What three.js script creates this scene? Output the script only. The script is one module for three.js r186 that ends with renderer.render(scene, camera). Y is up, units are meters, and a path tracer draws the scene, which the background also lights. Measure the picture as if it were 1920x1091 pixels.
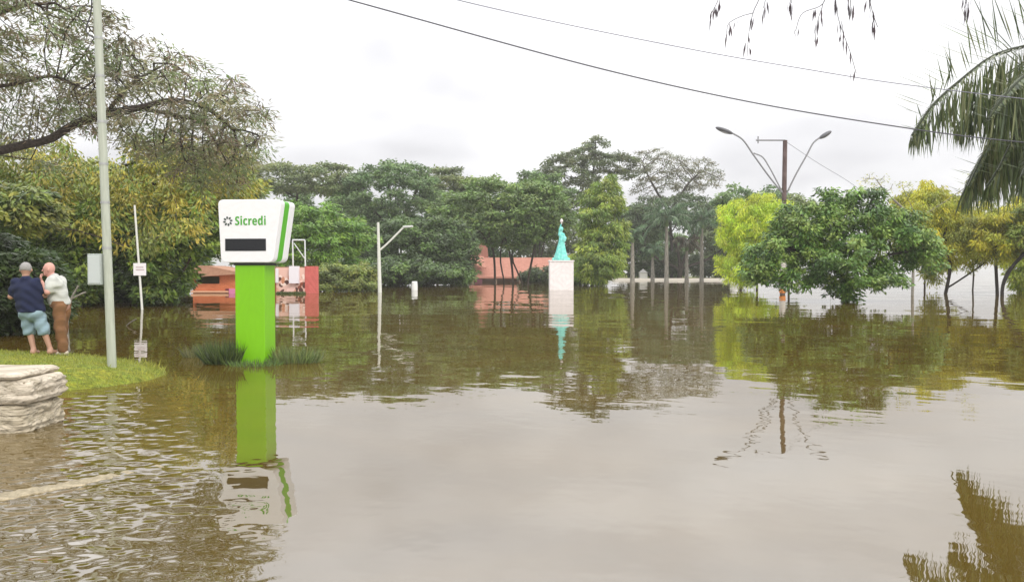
import * as THREE from 'three';
import { mergeGeometries } from 'three/addons/utils/BufferGeometryUtils.js';
import { RoundedBoxGeometry } from 'three/addons/geometries/RoundedBoxGeometry.js';
import { TextGeometry } from 'three/addons/geometries/TextGeometry.js';
import { FontLoader } from 'three/addons/loaders/FontLoader.js';
import { createNoise2D, createNoise3D } from 'simplex-noise';

// ---------------------------------------------------------------- camera, sky, sun, exposure
const F = 1507, EYE = 1.9, HOR = 505;          // focal length in photo pixels, eye height over the water, horizon row
const scene = new THREE.Scene();
const camera = new THREE.PerspectiveCamera(2 * Math.atan(545.5 / F) * 180 / Math.PI, 1920 / 1091, 0.1, 4000);
camera.position.set(0, EYE, 0);
camera.rotation.x = -Math.atan((545.5 - HOR) / F);
const renderer = new THREE.WebGLRenderer({ antialias: true });
renderer.setSize(1024, 581);
renderer.toneMapping = THREE.LinearToneMapping;
renderer.toneMappingExposure = 1.18;
renderer.shadowMap.enabled = true;

function rng(seed) { let a = seed >>> 0; return () => { a = (a + 0x6D2B79F5) | 0; let t = Math.imul(a ^ (a >>> 15), 1 | a); t = (t + Math.imul(t ^ (t >>> 7), 61 | t)) ^ t; return ((t ^ (t >>> 14)) >>> 0) / 4294967296; }; }
const n2 = createNoise2D(rng(11)), n3 = createNoise3D(rng(12));
const fbm3 = (x, y, z, o = 4) => { let s = 0, a = 0.5; for (let i = 0; i < o; i++) { s += a * n3(x, y, z); x *= 2.03; y *= 2.03; z *= 2.03; a *= 0.5; } return s; };
const fbm2 = (x, y, o = 4) => { let s = 0, a = 0.5; for (let i = 0; i < o; i++) { s += a * n2(x, y); x *= 2.03; y *= 2.03; a *= 0.5; } return s; };

{ // an overcast sky: brighter towards the zenith, soft grey cloud bellies all round
  const w = 1024, h = 512, data = new Float32Array(w * h * 4);
  for (let j = 0; j < h; j++) for (let i = 0; i < w; i++) {
    const el = (j + 0.5) / h * Math.PI - Math.PI / 2, az = (i + 0.5) / w * 2 * Math.PI;
    const s = Math.max(0, Math.sin(el)), dx = Math.cos(el) * Math.cos(az), dz = Math.cos(el) * Math.sin(az);
    const k = 1 / (s + 0.22);
    const c = fbm3(dx * k * 0.8 + 3.1, s * 1.5, dz * k * 0.8, 5) + 0.5 * fbm3(dx * k * 2.4 - 7, s * 3, dz * k * 2.4, 4);
    const L = 0.7 * (1.0 + 1.9 * s) * (1 + 0.26 * c), g = Math.min(1, Math.max(0, 0.5 - c));
    const o = (j * w + i) * 4;
    data[o] = L * (0.985 - 0.012 * g); data[o + 1] = L * (0.985 - 0.012 * g); data[o + 2] = L * (1.0 + 0.01 * g); data[o + 3] = 1;
  }
  const sky = new THREE.DataTexture(data, w, h, THREE.RGBAFormat, THREE.FloatType);
  sky.mapping = THREE.EquirectangularReflectionMapping; sky.magFilter = THREE.LinearFilter; sky.minFilter = THREE.LinearFilter; sky.needsUpdate = true;
  scene.background = sky; scene.environment = sky;
}
const sun = new THREE.DirectionalLight(0xfff6e8, 1.5);
sun.position.set(48, 70, 25); sun.target.position.set(0, 0, -40);
sun.castShadow = true; sun.shadow.radius = 40; sun.shadow.mapSize.set(2048, 2048);
Object.assign(sun.shadow.camera, { left: -160, right: 160, top: 160, bottom: -160, near: 1, far: 500 });
scene.add(sun); scene.add(sun.target);

// ---------------------------------------------------------------- helpers
const V = (x, y, z) => new THREE.Vector3(x, y, z);
// the place as surveyed from the photograph: column, row and distance in metres give a point
const W = (px, py, d) => V((px - 960) / F * d, EYE + (HOR - py) / F * d, -d);
const taken = {};
function numbered(n) { const k = taken[n] = (taken[n] ?? -1) + 1; return k ? `${n}_${String(k).padStart(3, '0')}` : n; }
function shade(o) { o.traverse(m => { if (m.isMesh) { m.castShadow = true; m.receiveShadow = true; } }); }
function tag(o, label, category, group, kind) { Object.assign(o.userData, { label, category }); if (group) o.userData.group = group; if (kind) o.userData.kind = kind; return o; }
function thing(name, label, category, group, pos) { const g = new THREE.Group(); g.name = numbered(name); scene.add(g); if (pos) g.position.copy(pos); return tag(g, label, category, group); }
function part(name, geo, mat, parent) { const m = new THREE.Mesh(geo, mat); m.name = name; parent.add(m); return m; }
function one(name, geo, mat, label, category, group) { const m = new THREE.Mesh(geo, mat); m.name = numbered(name); scene.add(m); return tag(m, label, category, group); }
function structure(name, geo, mat) { const m = new THREE.Mesh(geo, mat); m.name = numbered(name); m.userData.kind = 'structure'; scene.add(m); return m; }
const lin = (r, g, b) => new THREE.Color().setRGB(r, g, b);
const std = (c, rough = 0.8, o = {}) => new THREE.MeshPhysicalMaterial({ color: c, roughness: rough, ...o });
const rgen = (seed) => { const r = rng(seed); r.s = () => r() * 2 - 1; return r; };
function box(w, h, d, x, y, z, ry = 0) { const g = new THREE.BoxGeometry(w, h, d); if (ry) g.rotateY(ry); return g.translate(x, y, z); }
function rbox(w, h, d, r, x = 0, y = 0, z = 0) { return new RoundedBoxGeometry(w, h, d, 3, r).translate(x, y, z); }
function rod(a, b, r0, r1 = r0, n = 10) { const d = b.clone().sub(a), L = d.length(), g = new THREE.CylinderGeometry(r1, r0, L, n); g.translate(0, L / 2, 0); g.applyQuaternion(new THREE.Quaternion().setFromUnitVectors(V(0, 1, 0), d.normalize())); return g.translate(a.x, a.y, a.z); }
function tube(pts, r, seg = 24, n = 8) { return new THREE.TubeGeometry(new THREE.CatmullRomCurve3(pts), seg, r, n); }
const merge = (l) => mergeGeometries(l.map(g => { const q = g.index ? g.toNonIndexed() : g; for (const k of Object.keys(q.attributes)) if (!['position', 'normal', 'uv'].includes(k)) q.deleteAttribute(k); if (!q.attributes.uv) q.setAttribute('uv', new THREE.BufferAttribute(new Float32Array(q.attributes.position.count * 2), 2)); return q; }));
function noiseTex(size, fn, repeat) { // grey or colour texture from fn(u,v) -> [r,g,b] in 0..1
  const d = new Uint8Array(size * size * 4);
  for (let j = 0; j < size; j++) for (let i = 0; i < size; i++) { const c = fn(i / size, j / size), o = (j * size + i) * 4; d[o] = c[0] * 255; d[o + 1] = c[1] * 255; d[o + 2] = c[2] * 255; d[o + 3] = 255; }
  const t = new THREE.DataTexture(d, size, size); t.wrapS = t.wrapT = THREE.RepeatWrapping; t.magFilter = THREE.LinearFilter; t.minFilter = THREE.LinearMipmapLinearFilter; t.generateMipmaps = true; if (repeat) t.repeat.set(...repeat); t.needsUpdate = true; return t;
}
// noise that tiles: a torus walk
const tile = (u, v, f, o = 4) => { let s = 0, a = 0.5; for (let i = 0; i < o; i++) { const A = u * 2 * Math.PI, B = v * 2 * Math.PI, R = f / (2 * Math.PI); s += a * n3(Math.cos(A) * R + 5 * Math.cos(B) * R * 0.37, Math.sin(A) * R + Math.cos(B) * R, Math.sin(B) * R + i * 9); f *= 2; a *= 0.5; } return s; };
const clamp = (x, a = 0, b = 1) => Math.min(b, Math.max(a, x));
const sm = (a, b, x) => { const t = clamp((x - a) / (b - a)); return t * t * (3 - 2 * t); };

// surface of a signed distance field (surface nets)
function sdfMesh(f, lo, hi, cell) {
  const n = [0, 1, 2].map(i => Math.ceil((hi[i] - lo[i]) / cell) + 1), [nx, ny, nz] = n, val = new Float32Array(nx * ny * nz);
  const id = (i, j, k) => i + nx * (j + ny * k);
  for (let k = 0; k < nz; k++) for (let j = 0; j < ny; j++) for (let i = 0; i < nx; i++) val[id(i, j, k)] = f(lo[0] + i * cell, lo[1] + j * cell, lo[2] + k * cell);
  const vid = new Int32Array(nx * ny * nz).fill(-1), P = [], I = [];
  for (let k = 0; k < nz - 1; k++) for (let j = 0; j < ny - 1; j++) for (let i = 0; i < nx - 1; i++) {
    let m = 0, sx = 0, sy = 0, sz = 0, c = 0; const v = [];
    for (let q = 0; q < 8; q++) { v[q] = val[id(i + (q & 1), j + (q >> 1 & 1), k + (q >> 2))]; if (v[q] < 0) m |= 1 << q; }
    if (m === 0 || m === 255) continue;
    for (let a = 0; a < 8; a++) for (const s of [1, 2, 4]) { const b = a | s; if (a & s || (v[a] < 0) === (v[b] < 0)) continue; const t = v[a] / (v[a] - v[b]); sx += (a & 1) + (s === 1 ? t : 0); sy += (a >> 1 & 1) + (s === 2 ? t : 0); sz += (a >> 2) + (s === 4 ? t : 0); c++; }
    vid[id(i, j, k)] = P.length / 3; P.push(lo[0] + (i + sx / c) * cell, lo[1] + (j + sy / c) * cell, lo[2] + (k + sz / c) * cell);
  }
  const quad = (a, b, c, d, flip) => { if (flip) I.push(a, c, b, a, d, c); else I.push(a, b, c, a, c, d); };
  for (let k = 1; k < nz - 1; k++) for (let j = 1; j < ny - 1; j++) for (let i = 1; i < nx - 1; i++) {
    const v = val[id(i, j, k)] < 0;
    if (v !== val[id(i + 1, j, k)] < 0) quad(vid[id(i, j - 1, k - 1)], vid[id(i, j, k - 1)], vid[id(i, j, k)], vid[id(i, j - 1, k)], !v);
    if (v !== val[id(i, j + 1, k)] < 0) quad(vid[id(i - 1, j, k - 1)], vid[id(i - 1, j, k)], vid[id(i, j, k)], vid[id(i, j, k - 1)], !v);
    if (v !== val[id(i, j, k + 1)] < 0) quad(vid[id(i - 1, j - 1, k)], vid[id(i, j - 1, k)], vid[id(i, j, k)], vid[id(i - 1, j, k)], !v);
  }
  const g = new THREE.BufferGeometry(); g.setAttribute('position', new THREE.Float32BufferAttribute(P, 3)); g.setIndex(I); g.computeVertexNormals();
  const uv = new Float32Array(P.length / 3 * 2); for (let i = 0; i < uv.length / 2; i++) { uv[2 * i] = P[3 * i] + P[3 * i + 2]; uv[2 * i + 1] = P[3 * i + 1]; }
  g.setAttribute('uv', new THREE.BufferAttribute(uv, 2)); return g;
}
const cap = (x, y, z, a, b, ra, rb) => { const bx = b[0] - a[0], by = b[1] - a[1], bz = b[2] - a[2], t = clamp(((x - a[0]) * bx + (y - a[1]) * by + (z - a[2]) * bz) / (bx * bx + by * by + bz * bz || 1e-9)); return Math.hypot(x - a[0] - bx * t, y - a[1] - by * t, z - a[2] - bz * t) - ra - (rb - ra) * t; };
const smin = (a, b, k) => { const h = clamp(0.5 + 0.5 * (b - a) / k); return b + (a - b) * h - k * h * (1 - h); };
const ellip = (x, y, z, c, r) => { const k0 = Math.hypot((x - c[0]) / r[0], (y - c[1]) / r[1], (z - c[2]) / r[2]), k1 = Math.hypot((x - c[0]) / r[0] ** 2, (y - c[1]) / r[1] ** 2, (z - c[2]) / r[2] ** 2); return k0 * (k0 - 1) / (k1 || 1e-9); };

// ---------------------------------------------------------------- ground and water
const bumpRock = noiseTex(512, (u, v) => { const a = 0.5 + 0.5 * tile(u, v, 10, 5); return [a, a, a]; });
function groundH(x, z) {
  const dx = Math.max(0, (x + 11) / 4.75), m = 0.8 * (1 - dx * dx - ((z + 14) / 2.7) ** 2);      // the grassy bank where the two men stand
  let y = m > 0 ? 0.37 * (1 - Math.exp(-m / 0.3)) : Math.max(-0.9, m * 0.8);
  y += 0.018 * fbm2(x * 1.3, z * 1.3, 3);
  const far = sm(134, 143, -z) * sm(66, 40, x);                                                   // the far shore
  y = Math.max(y, -0.9 + far * 1.05 + (far > 0 ? 0.06 * fbm2(x * 0.1, z * 0.1) : 0));
  return y;
}
function gridSheet(xs, zs, h) {
  const P = [], U = [], I = [], nx = xs.length;
  for (const z of zs) for (const x of xs) { P.push(x, h(x, z), z); U.push(x, z); }
  for (let j = 0; j < zs.length - 1; j++) for (let i = 0; i < nx - 1; i++) { const a = j * nx + i; I.push(a, a + nx, a + 1, a + 1, a + nx, a + nx + 1); }
  const g = new THREE.BufferGeometry(); g.setAttribute('position', new THREE.Float32BufferAttribute(P, 3)); g.setAttribute('uv', new THREE.Float32BufferAttribute(U, 2)); g.setIndex(I); g.computeVertexNormals(); return g;
}
const span = (a, b, n) => Array.from({ length: n + 1 }, (_, i) => a + (b - a) * i / n);
const grassTex = noiseTex(512, (u, v) => { const a = tile(u, v, 12, 5), b = tile(u + 0.3, v, 3, 3); return [clamp(0.44 + 0.2 * a + 0.1 * b), clamp(0.47 + 0.2 * a + 0.04 * b), clamp(0.12 + 0.08 * a)]; }); grassTex.colorSpace = THREE.SRGBColorSpace; grassTex.repeat.set(0.7, 0.7);
const groundXs = [-900, -400, -150, -60, ...span(-30, -4, 130), 0, 20, ...span(36, 70, 17), 120, 300, 900];
const groundZs = [900, 300, 60, 0, ...span(-8, -20, 60), -40, -100, ...span(-130, -146, 16), -200, -400, -900];
structure('ground', gridSheet(groundXs, groundZs, groundH), new THREE.MeshPhysicalMaterial({ map: grassTex, roughness: 0.95 }));

const WAVES = []; { const r = rgen(77); for (let i = 0; i < 46; i++) { const l = 0.10 * Math.pow(1.118, i * 0.95), a = r.s() * 1.1; WAVES.push([l, 2 * Math.PI / l * Math.sin(a), 2 * Math.PI / l * Math.cos(a), r() * 6.283]); } }
function waveSlope(x, z) { // slope of the water along x and z
  const d = Math.hypot(x, z), q = x + 0.5 * (-z - 4.9) + 1.36 + 0.6 * fbm2(x * 0.7, z * 0.7, 3), left = sm(0.45, -1.3, q + 0.3) * sm(15, 10.5, -z) * (0.6 + 0.5 * clamp(0.5 + 1.4 * fbm2(x * 0.9 + 9, z * 0.9, 3)));
  const gust = 0.5 + 0.5 * clamp(0.5 + 1.3 * fbm2(x * 0.06 + 4, z * 0.12, 3)), mid = sm(9, 16, d);
  let sx = 0, sz = 0;
  for (const [l, kx, kz, p] of WAVES) {
    if (l < d * 0.008) continue;
    let s;
    if (l < 0.45) s = 0.0011 + 0.036 * left + 0.0004 * mid; else if (l < 1.6) s = 0.0005 + 0.005 * left + (0.0012 * mid) * gust; else s = (0.0006 + 0.0010 * mid) * gust;
    const c = Math.cos(kx * x + kz * z + p) * s * l / 6.283; sx += kx * c; sz += kz * c;
  }
  return [sx, sz];
}
{
  // one sheet, finest where the water lies close by, out to the horizon
  const angs = [...span(-180, -44, 34), ...span(-43, 43, 430), ...span(44, 180, 34)].map(a => a * Math.PI / 180), rad = [0.02, 1, 2.5]; for (let r = 3.2; r < 1500;) { rad.push(r); r *= r < 13 ? 1.0046 : r < 40 ? 1.0066 : r < 150 ? 1.012 : 1.12; }
  const P = [], N = [], U = [], I = [], na = angs.length;
  for (const r of rad) for (const a of angs) { const x = r * Math.sin(a), z = -r * Math.cos(a); P.push(x, 0, z); const [sx, sz] = r < 160 ? waveSlope(x, z) : [0, 0], l = Math.hypot(sx, 1, sz); N.push(-sx / l, 1 / l, -sz / l); U.push(x, z); }
  for (let j = 0; j < rad.length - 1; j++) for (let i = 0; i < na - 1; i++) { const a = j * na + i; I.push(a, a + 1, a + na, a + 1, a + na + 1, a + na); }
  const g = new THREE.BufferGeometry(); g.setAttribute('position', new THREE.Float32BufferAttribute(P, 3)); g.setAttribute('normal', new THREE.Float32BufferAttribute(N, 3)); g.setAttribute('uv', new THREE.Float32BufferAttribute(U, 2)); g.setIndex(I);
  const silt = noiseTex(512, (u, v) => { const a = tile(u, v, 4, 4); return [clamp(0.35 + 0.05 * a), clamp(0.285 + 0.04 * a), clamp(0.115 + 0.025 * a)]; }); silt.colorSpace = THREE.SRGBColorSpace; silt.repeat.set(0.07, 0.07);
  structure('flood_water', g, new THREE.MeshPhysicalMaterial({ map: silt, roughness: 0.015, ior: 4 }));
}

// ---------------------------------------------------------------- trees
class Leaves {
  constructor(cap) { this.p = new Float32Array(cap * 12); this.n = new Float32Array(cap * 12); this.c = new Float32Array(cap * 12); this.k = 0; this.cap = cap; }
  add(x, y, z, dx, dy, dz, ux, uy, uz, L, w, r, g, b) { // a rhombic leaf from its stalk (x,y,z) along d, facing u
    if (this.k >= this.cap) return;
    let l = Math.hypot(dx, dy, dz) || 1; dx /= l; dy /= l; dz /= l;
    let sx = dy * uz - dz * uy, sy = dz * ux - dx * uz, sz = dx * uy - dy * ux; l = Math.hypot(sx, sy, sz) || 1; sx /= l; sy /= l; sz /= l;
    const nx = sy * dz - sz * dy, ny = sz * dx - sx * dz, nz = sx * dy - sy * dx, o = this.k++ * 12, p = this.p, m = L * 0.45, h = w / 2, f = -h * 0.25;
    p[o] = x; p[o + 1] = y; p[o + 2] = z;
    p[o + 3] = x + dx * m + sx * h + nx * f; p[o + 4] = y + dy * m + sy * h + ny * f; p[o + 5] = z + dz * m + sz * h + nz * f;
    p[o + 6] = x + dx * L; p[o + 7] = y + dy * L; p[o + 8] = z + dz * L;
    p[o + 9] = x + dx * m - sx * h + nx * f; p[o + 10] = y + dy * m - sy * h + ny * f; p[o + 11] = z + dz * m - sz * h + nz * f;
    for (let q = 0; q < 4; q++) { const i = o + 3 * q, t = q === 1 ? 0.25 : q === 3 ? -0.25 : 0; this.n[i] = nx + sx * t; this.n[i + 1] = ny + sy * t; this.n[i + 2] = nz + sz * t; this.c[i] = r; this.c[i + 1] = g; this.c[i + 2] = b; }
  }
  geo() {
    const g = new THREE.BufferGeometry(), k = this.k, I = new Uint32Array(k * 6);
    for (let i = 0; i < k; i++) { const a = 4 * i; I.set([a, a + 1, a + 2, a, a + 2, a + 3], i * 6); }
    g.setAttribute('position', new THREE.BufferAttribute(this.p.slice(0, k * 12), 3)); g.setAttribute('normal', new THREE.BufferAttribute(this.n.slice(0, k * 12), 3)); g.setAttribute('color', new THREE.BufferAttribute(this.c.slice(0, k * 12), 3)); g.setIndex(new THREE.BufferAttribute(I, 1)); return g;
  }
}
const leafMat = new THREE.MeshPhysicalMaterial({ vertexColors: true, roughness: 0.75, transmission: 0.4, thickness: 0, side: THREE.DoubleSide });
const glossyLeaf = new THREE.MeshPhysicalMaterial({ vertexColors: true, roughness: 0.42, side: THREE.DoubleSide });
const barkTex = noiseTex(256, (u, v) => { const a = 0.55 + 0.45 * tile(u, v * 0.5, 14, 4); return [a, a * 0.97, a * 0.93]; });
const bark = (r, g, b) => std(lin(r, g, b), 0.95, { map: barkTex, bumpMap: barkTex, bumpScale: 0.02 });
const darkBark = bark(0.06, 0.048, 0.038), greyBark = bark(0.2, 0.18, 0.15), brownBark = bark(0.11, 0.08, 0.055), paleBark = bark(0.42, 0.4, 0.35);

// branches that grow towards points of light (space colonisation); limbs are given polylines
function grow(limbs, pts, step, kill, tropism = 0, maxIter = 90) {
  const nd = [], near = (p) => { let b = 0, bd = 1e9; nd.forEach((q, i) => { const d = q.p.distanceToSquared(p); if (d < bd) { bd = d; b = i; } }); return b; };
  for (const line of limbs) {
    const c = new THREE.CatmullRomCurve3(line), n = Math.max(2, Math.round(c.getLength() / step)); let par = nd.length ? near(line[0]) : -1;
    for (let i = 0; i <= n; i++) { if (par >= 0 && i === 0 && nd.length > 1) continue; nd.push({ p: c.getPoint(i / n), par, ch: [] }); if (par >= 0) nd[par].ch.push(nd.length - 1); par = nd.length - 1; }
  }
  const live = pts.map(p => ({ p, n: 0, d: 1e9 })); let from = 0, act = live;
  for (let it = 0; it < maxIter && act.length; it++) {
    for (const a of act) for (let i = from; i < nd.length; i++) { const d = a.p.distanceToSquared(nd[i].p); if (d < a.d) { a.d = d; a.n = i; } }
    from = nd.length; act = act.filter(a => a.d > kill * kill); if (!act.length) break;
    const pull = new Map();
    for (const a of act) { const v = pull.get(a.n) || V(0, 0, 0); v.add(a.p.clone().sub(nd[a.n].p).normalize()); pull.set(a.n, v); }
    for (const [i, v] of pull) { v.normalize(); v.y += tropism; if (v.lengthSq() < 1e-4) continue; const p = nd[i].p.clone().addScaledVector(v.normalize(), step); if (nd[i].ch.some(c => nd[c].p.distanceToSquared(p) < step * step * 0.02)) { for (const a of act) if (a.n === i) a.d = 0; continue; } nd[i].ch.push(nd.length); nd.push({ p, par: i, ch: [] }); }
  }
  return nd;
}
function radii(nd, tip, ex = 2.4) { for (let i = nd.length - 1; i >= 0; i--) { const n = nd[i]; n.r = n.ch.length ? Math.pow(n.ch.reduce((s, c) => s + Math.pow(nd[c].r, ex), 0), 1 / ex) * 1.004 : tip; } }
function branchMesh(nd, minR = 0, twist = 0) {
  const P = [], N = [], U = [], I = [], starts = [0]; const q = V(0, 0, 0);
  while (starts.length) {
    let i = starts.pop(), chain = []; if (nd[i].par >= 0) chain.push(nd[i].par);
    for (;;) { chain.push(i); const ch = nd[i].ch.filter(c => nd[c].r >= minR); if (!ch.length) break; let b = ch[0]; for (const c of ch) if (nd[c].r > nd[b].r) b = c; for (const c of ch) if (c !== b) starts.push(c); i = b; }
    if (chain.length < 2) continue;
    const r0 = nd[chain[1]].r, k = r0 > 0.12 ? 9 : r0 > 0.04 ? 6 : r0 > 0.015 ? 4 : 3; let side = V(0.3, 0.1, 1), len = 0;
    chain.forEach((c, j) => {
      const a = nd[chain[Math.max(0, j - 1)]].p, b = nd[chain[Math.min(chain.length - 1, j + 1)]].p, t = b.clone().sub(a).normalize();
      side.addScaledVector(t, -side.dot(t)); if (side.lengthSq() < 1e-6) side.set(t.y, t.z, t.x).cross(t); side.normalize(); const up = t.clone().cross(side);
      const r = j === 0 && nd[i].par !== undefined && chain[0] !== 0 ? Math.min(nd[c].r, r0 * 1.15) : nd[c].r; if (j) len += nd[c].p.distanceTo(nd[chain[j - 1]].p);
      for (let m = 0; m <= k; m++) { const an = m / k * 2 * Math.PI; q.copy(side).multiplyScalar(Math.cos(an)).addScaledVector(up, Math.sin(an)); N.push(q.x, q.y, q.z); const rr = r * (1 + (r > 0.08 ? 0.16 * n3(q.x * 1.5 + nd[c].p.x, nd[c].p.y * 0.6, q.z * 1.5) : 0)); P.push(nd[c].p.x + q.x * rr, nd[c].p.y + q.y * rr, nd[c].p.z + q.z * rr); U.push(m / k * Math.max(0.15, r * 6), len); }
      if (j) { const o = P.length / 3 - 2 * (k + 1); for (let m = 0; m < k; m++) I.push(o + m, o + m + 1, o + m + k + 1, o + m + 1, o + m + k + 2, o + m + k + 1); }
    });
  }
  const g = new THREE.BufferGeometry(); g.setAttribute('position', new THREE.Float32BufferAttribute(P, 3)); g.setAttribute('normal', new THREE.Float32BufferAttribute(N, 3)); g.setAttribute('uv', new THREE.Float32BufferAttribute(U, 2)); g.setIndex(I); return g;
}
// points of light in an ellipsoid: centre column/row, half width/height in photo pixels at distance d
function cloud(r, list) {
  const out = [];
  for (const [cx, cy, rx, ry, d, n, o = {}] of list) {
    const c = W(cx, cy, d), ax = rx / F * d, ay = ry / F * d, az = o.rz ?? ax * 0.8;
    for (let i = 0, guard = 0; i < n && guard < n * 30; guard++) {
      const x = r.s(), y = r.s(), z = r.s(), l = Math.hypot(x, y, z); if (l > 1 || l < (o.shell ?? 0.25) * (0.7 + 0.6 * r()) || y < (o.cut ?? -1)) continue;
      if (o.gap && n3((c.x + x * ax) * o.gap, (c.y + y * ay) * o.gap, (c.z + z * az) * o.gap) < (o.gapAt ?? -0.15)) continue;
      out.push(V(c.x + x * ax, c.y + y * ay, c.z + z * az)); i++;
    }
  }
  return out;
}
function foliage(nd, r, o) {
  const tips = nd.filter(n => n.r < o.tipR * (o.reach ?? 1.9) && n.par >= 0), per = o.n / tips.length, L = new Leaves(Math.ceil(o.n * 1.4) + 50);
  const cols = o.col;
  for (const t of tips) {
    const tone = 1 + 0.3 * n3(t.p.x * 0.35, t.p.y * 0.35, t.p.z * 0.35), base = cols[Math.floor(r() * cols.length)], k = Math.floor(per + r());
    const ax = t.p.clone().sub(nd[t.par].p).normalize();
    for (let i = 0; i < k; i++) {
      const th = r() * 6.283, s = r.s(), q = Math.sqrt(1 - s * s), R = o.clump * Math.pow(r(), 0.6), ox = q * Math.cos(th), oz = q * Math.sin(th);
      const x = t.p.x + ox * R, y = t.p.y + s * R * (o.flat ?? 0.7) - (o.hang ?? 0) * r() * r(), z = t.p.z + oz * R;
      const c = base, v = 1.75 * tone * (0.7 + 0.6 * r()), dry = 1 + 0.12 * r.s();
      const dy = (o.droop ?? -0.35) + 0.6 * r.s() * (o.wild ?? 1), up = o.upright ?? 0.9;
      L.add(x, y, z, ox * 0.8 + ax.x * 0.5 + 0.6 * r.s(), dy, oz * 0.8 + ax.z * 0.5 + 0.6 * r.s(), 0.9 * r.s(), up + 0.5 * r.s(), 0.9 * r.s() + 0.2, o.len * (0.65 + 0.7 * r()), o.wid * (0.65 + 0.7 * r()), c[0] * v * dry * 0.96, c[1] * v * 1.08, c[2] * v * 0.62);
    }
  }
  return L.geo();
}
let treeSeed = 100;
function tree(o) {
  const r = rgen(o.seed ?? ++treeSeed), t = thing(o.name, o.label, o.cat ?? 'tree', o.group);
  const nd = grow(o.limbs, cloud(r, o.crown), o.step, o.kill ?? o.step * 1.2, o.tropism ?? 0.05, o.iter ?? 80);
  radii(nd, o.tipR, o.ex ?? 2.4); if (o.fat) for (const n of nd) if (n.r > o.tipR * 3) n.r *= o.fat;
  part('trunk', branchMesh(nd, o.minR ?? 0), o.bark ?? darkBark, t);
  if (o.leaf.n) part('crown', foliage(nd, r, { tipR: o.tipR, ...o.leaf }), o.leafMat ?? leafMat, t);
  return t;
}
const G = (px, d, y = -0.5) => V((px - 960) / F * d, y, -d);

// --- the big feathery tree over the two men: trunk beyond the picture's edge, long limbs reaching over the water
tree({
  name: 'spreading_tree', label: 'large sparse feathery tree with long dark limbs arching above the two men', seed: 5,
  limbs: [[G(-210, 21, 0.2), W(-200, 470, 21), W(-170, 350, 21.5)], [W(-170, 350, 21.5), W(-60, 300, 21.5), W(40, 275, 21), W(95, 262, 21), W(140, 236, 21), W(200, 216, 21), W(262, 204, 21.5), W(330, 190, 22), W(390, 205, 22.5), W(440, 245, 23)],
    [W(-170, 350, 21.5), W(-120, 220, 20.5), W(-40, 175, 20), W(40, 158, 20), W(105, 146, 20), W(160, 168, 20.5)], [W(-120, 220, 20.5), W(-60, 80, 20), W(30, 20, 20), W(110, 10, 20)], [W(200, 216, 21), W(250, 160, 21), W(310, 125, 21.5)], [W(262, 204, 21.5), W(320, 215, 22), W(390, 230, 22.5)], [W(-170, 350, 21.5), W(-60, 290, 24), W(60, 300, 25), W(110, 310, 26)]],
  crown: [[330, 205, 175, 100, 22, 420, { shell: 0.5, cut: -0.6, rz: 3.4 }], [420, 230, 85, 90, 22.5, 190, { shell: 0.4, rz: 2.6 }], [60, 100, 190, 150, 20.5, 380, { shell: 0.4, cut: -0.4, rz: 3.6, gap: 0.5, gapAt: -0.2 }], [240, 110, 110, 50, 21, 90, { rz: 2.4 }], [-150, 60, 150, 180, 20, 130, { rz: 4 }], [340, 265, 130, 60, 23, 130, { rz: 2 }], [405, 290, 85, 70, 22.5, 210, { rz: 2 }]],
  step: 0.3, kill: 0.34, tropism: -0.02, tipR: 0.0125, ex: 2.5, bark: bark(0.1, 0.08, 0.075), iter: 120,
  leaf: { n: 30000, clump: 0.36, len: 0.2, wid: 0.042, col: [[0.14, 0.135, 0.11], [0.16, 0.135, 0.12], [0.115, 0.135, 0.085], [0.14, 0.1, 0.11]], flat: 0.4, droop: -0.3, hang: 0.3, reach: 1.4, upright: 1.0 },
});
tree({
  name: 'leaning_tree', label: 'olive yellow drooping tree with a low crooked limb reaching out over the water', seed: 6,
  limbs: [[G(-130, 40, -0.3), W(-120, 500, 40), W(-100, 425, 40), W(-30, 425, 39.5)], [W(-30, 425, 39.5), W(60, 432, 39), W(130, 430, 39), W(178, 442, 39), W(240, 461, 39.5), W(290, 447, 39.5), W(345, 425, 39.5), W(372, 419, 39.5)], [W(290, 447, 39.5), W(315, 430, 39.5), W(330, 420, 39.5)], [W(-100, 425, 40), W(40, 370, 42), W(170, 330, 43), W(280, 300, 44), W(360, 290, 44)], [W(170, 330, 43), W(280, 345, 44), W(400, 345, 45)]],
  crown: [[330, 325, 135, 78, 44, 330, { rz: 4, gap: 0.35, gapAt: -0.35 }], [430, 335, 52, 88, 45, 160, { rz: 3 }], [225, 385, 110, 65, 43, 230, { rz: 3, gap: 0.4, gapAt: -0.3 }], [100, 350, 130, 65, 42, 230, { rz: 4, gap: 0.4, gapAt: -0.3 }], [50, 295, 130, 45, 42, 130, { rz: 3 }]],
  step: 0.5, kill: 0.6, tropism: -0.06, tipR: 0.013, fat: 1.25, bark: bark(0.08, 0.06, 0.05),
  leaf: { n: 30000, clump: 0.62, len: 0.3, wid: 0.1, col: [[0.21, 0.175, 0.03], [0.15, 0.155, 0.035], [0.25, 0.19, 0.04], [0.11, 0.14, 0.03]], flat: 0.9, droop: -0.8, hang: 0.8 },
});
const brightBush = [[0.13, 0.175, 0.03], [0.2, 0.235, 0.06], [0.08, 0.12, 0.028], [0.045, 0.07, 0.022]], deepBush = [[0.03, 0.05, 0.016], [0.045, 0.07, 0.02], [0.025, 0.04, 0.015]];
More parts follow.
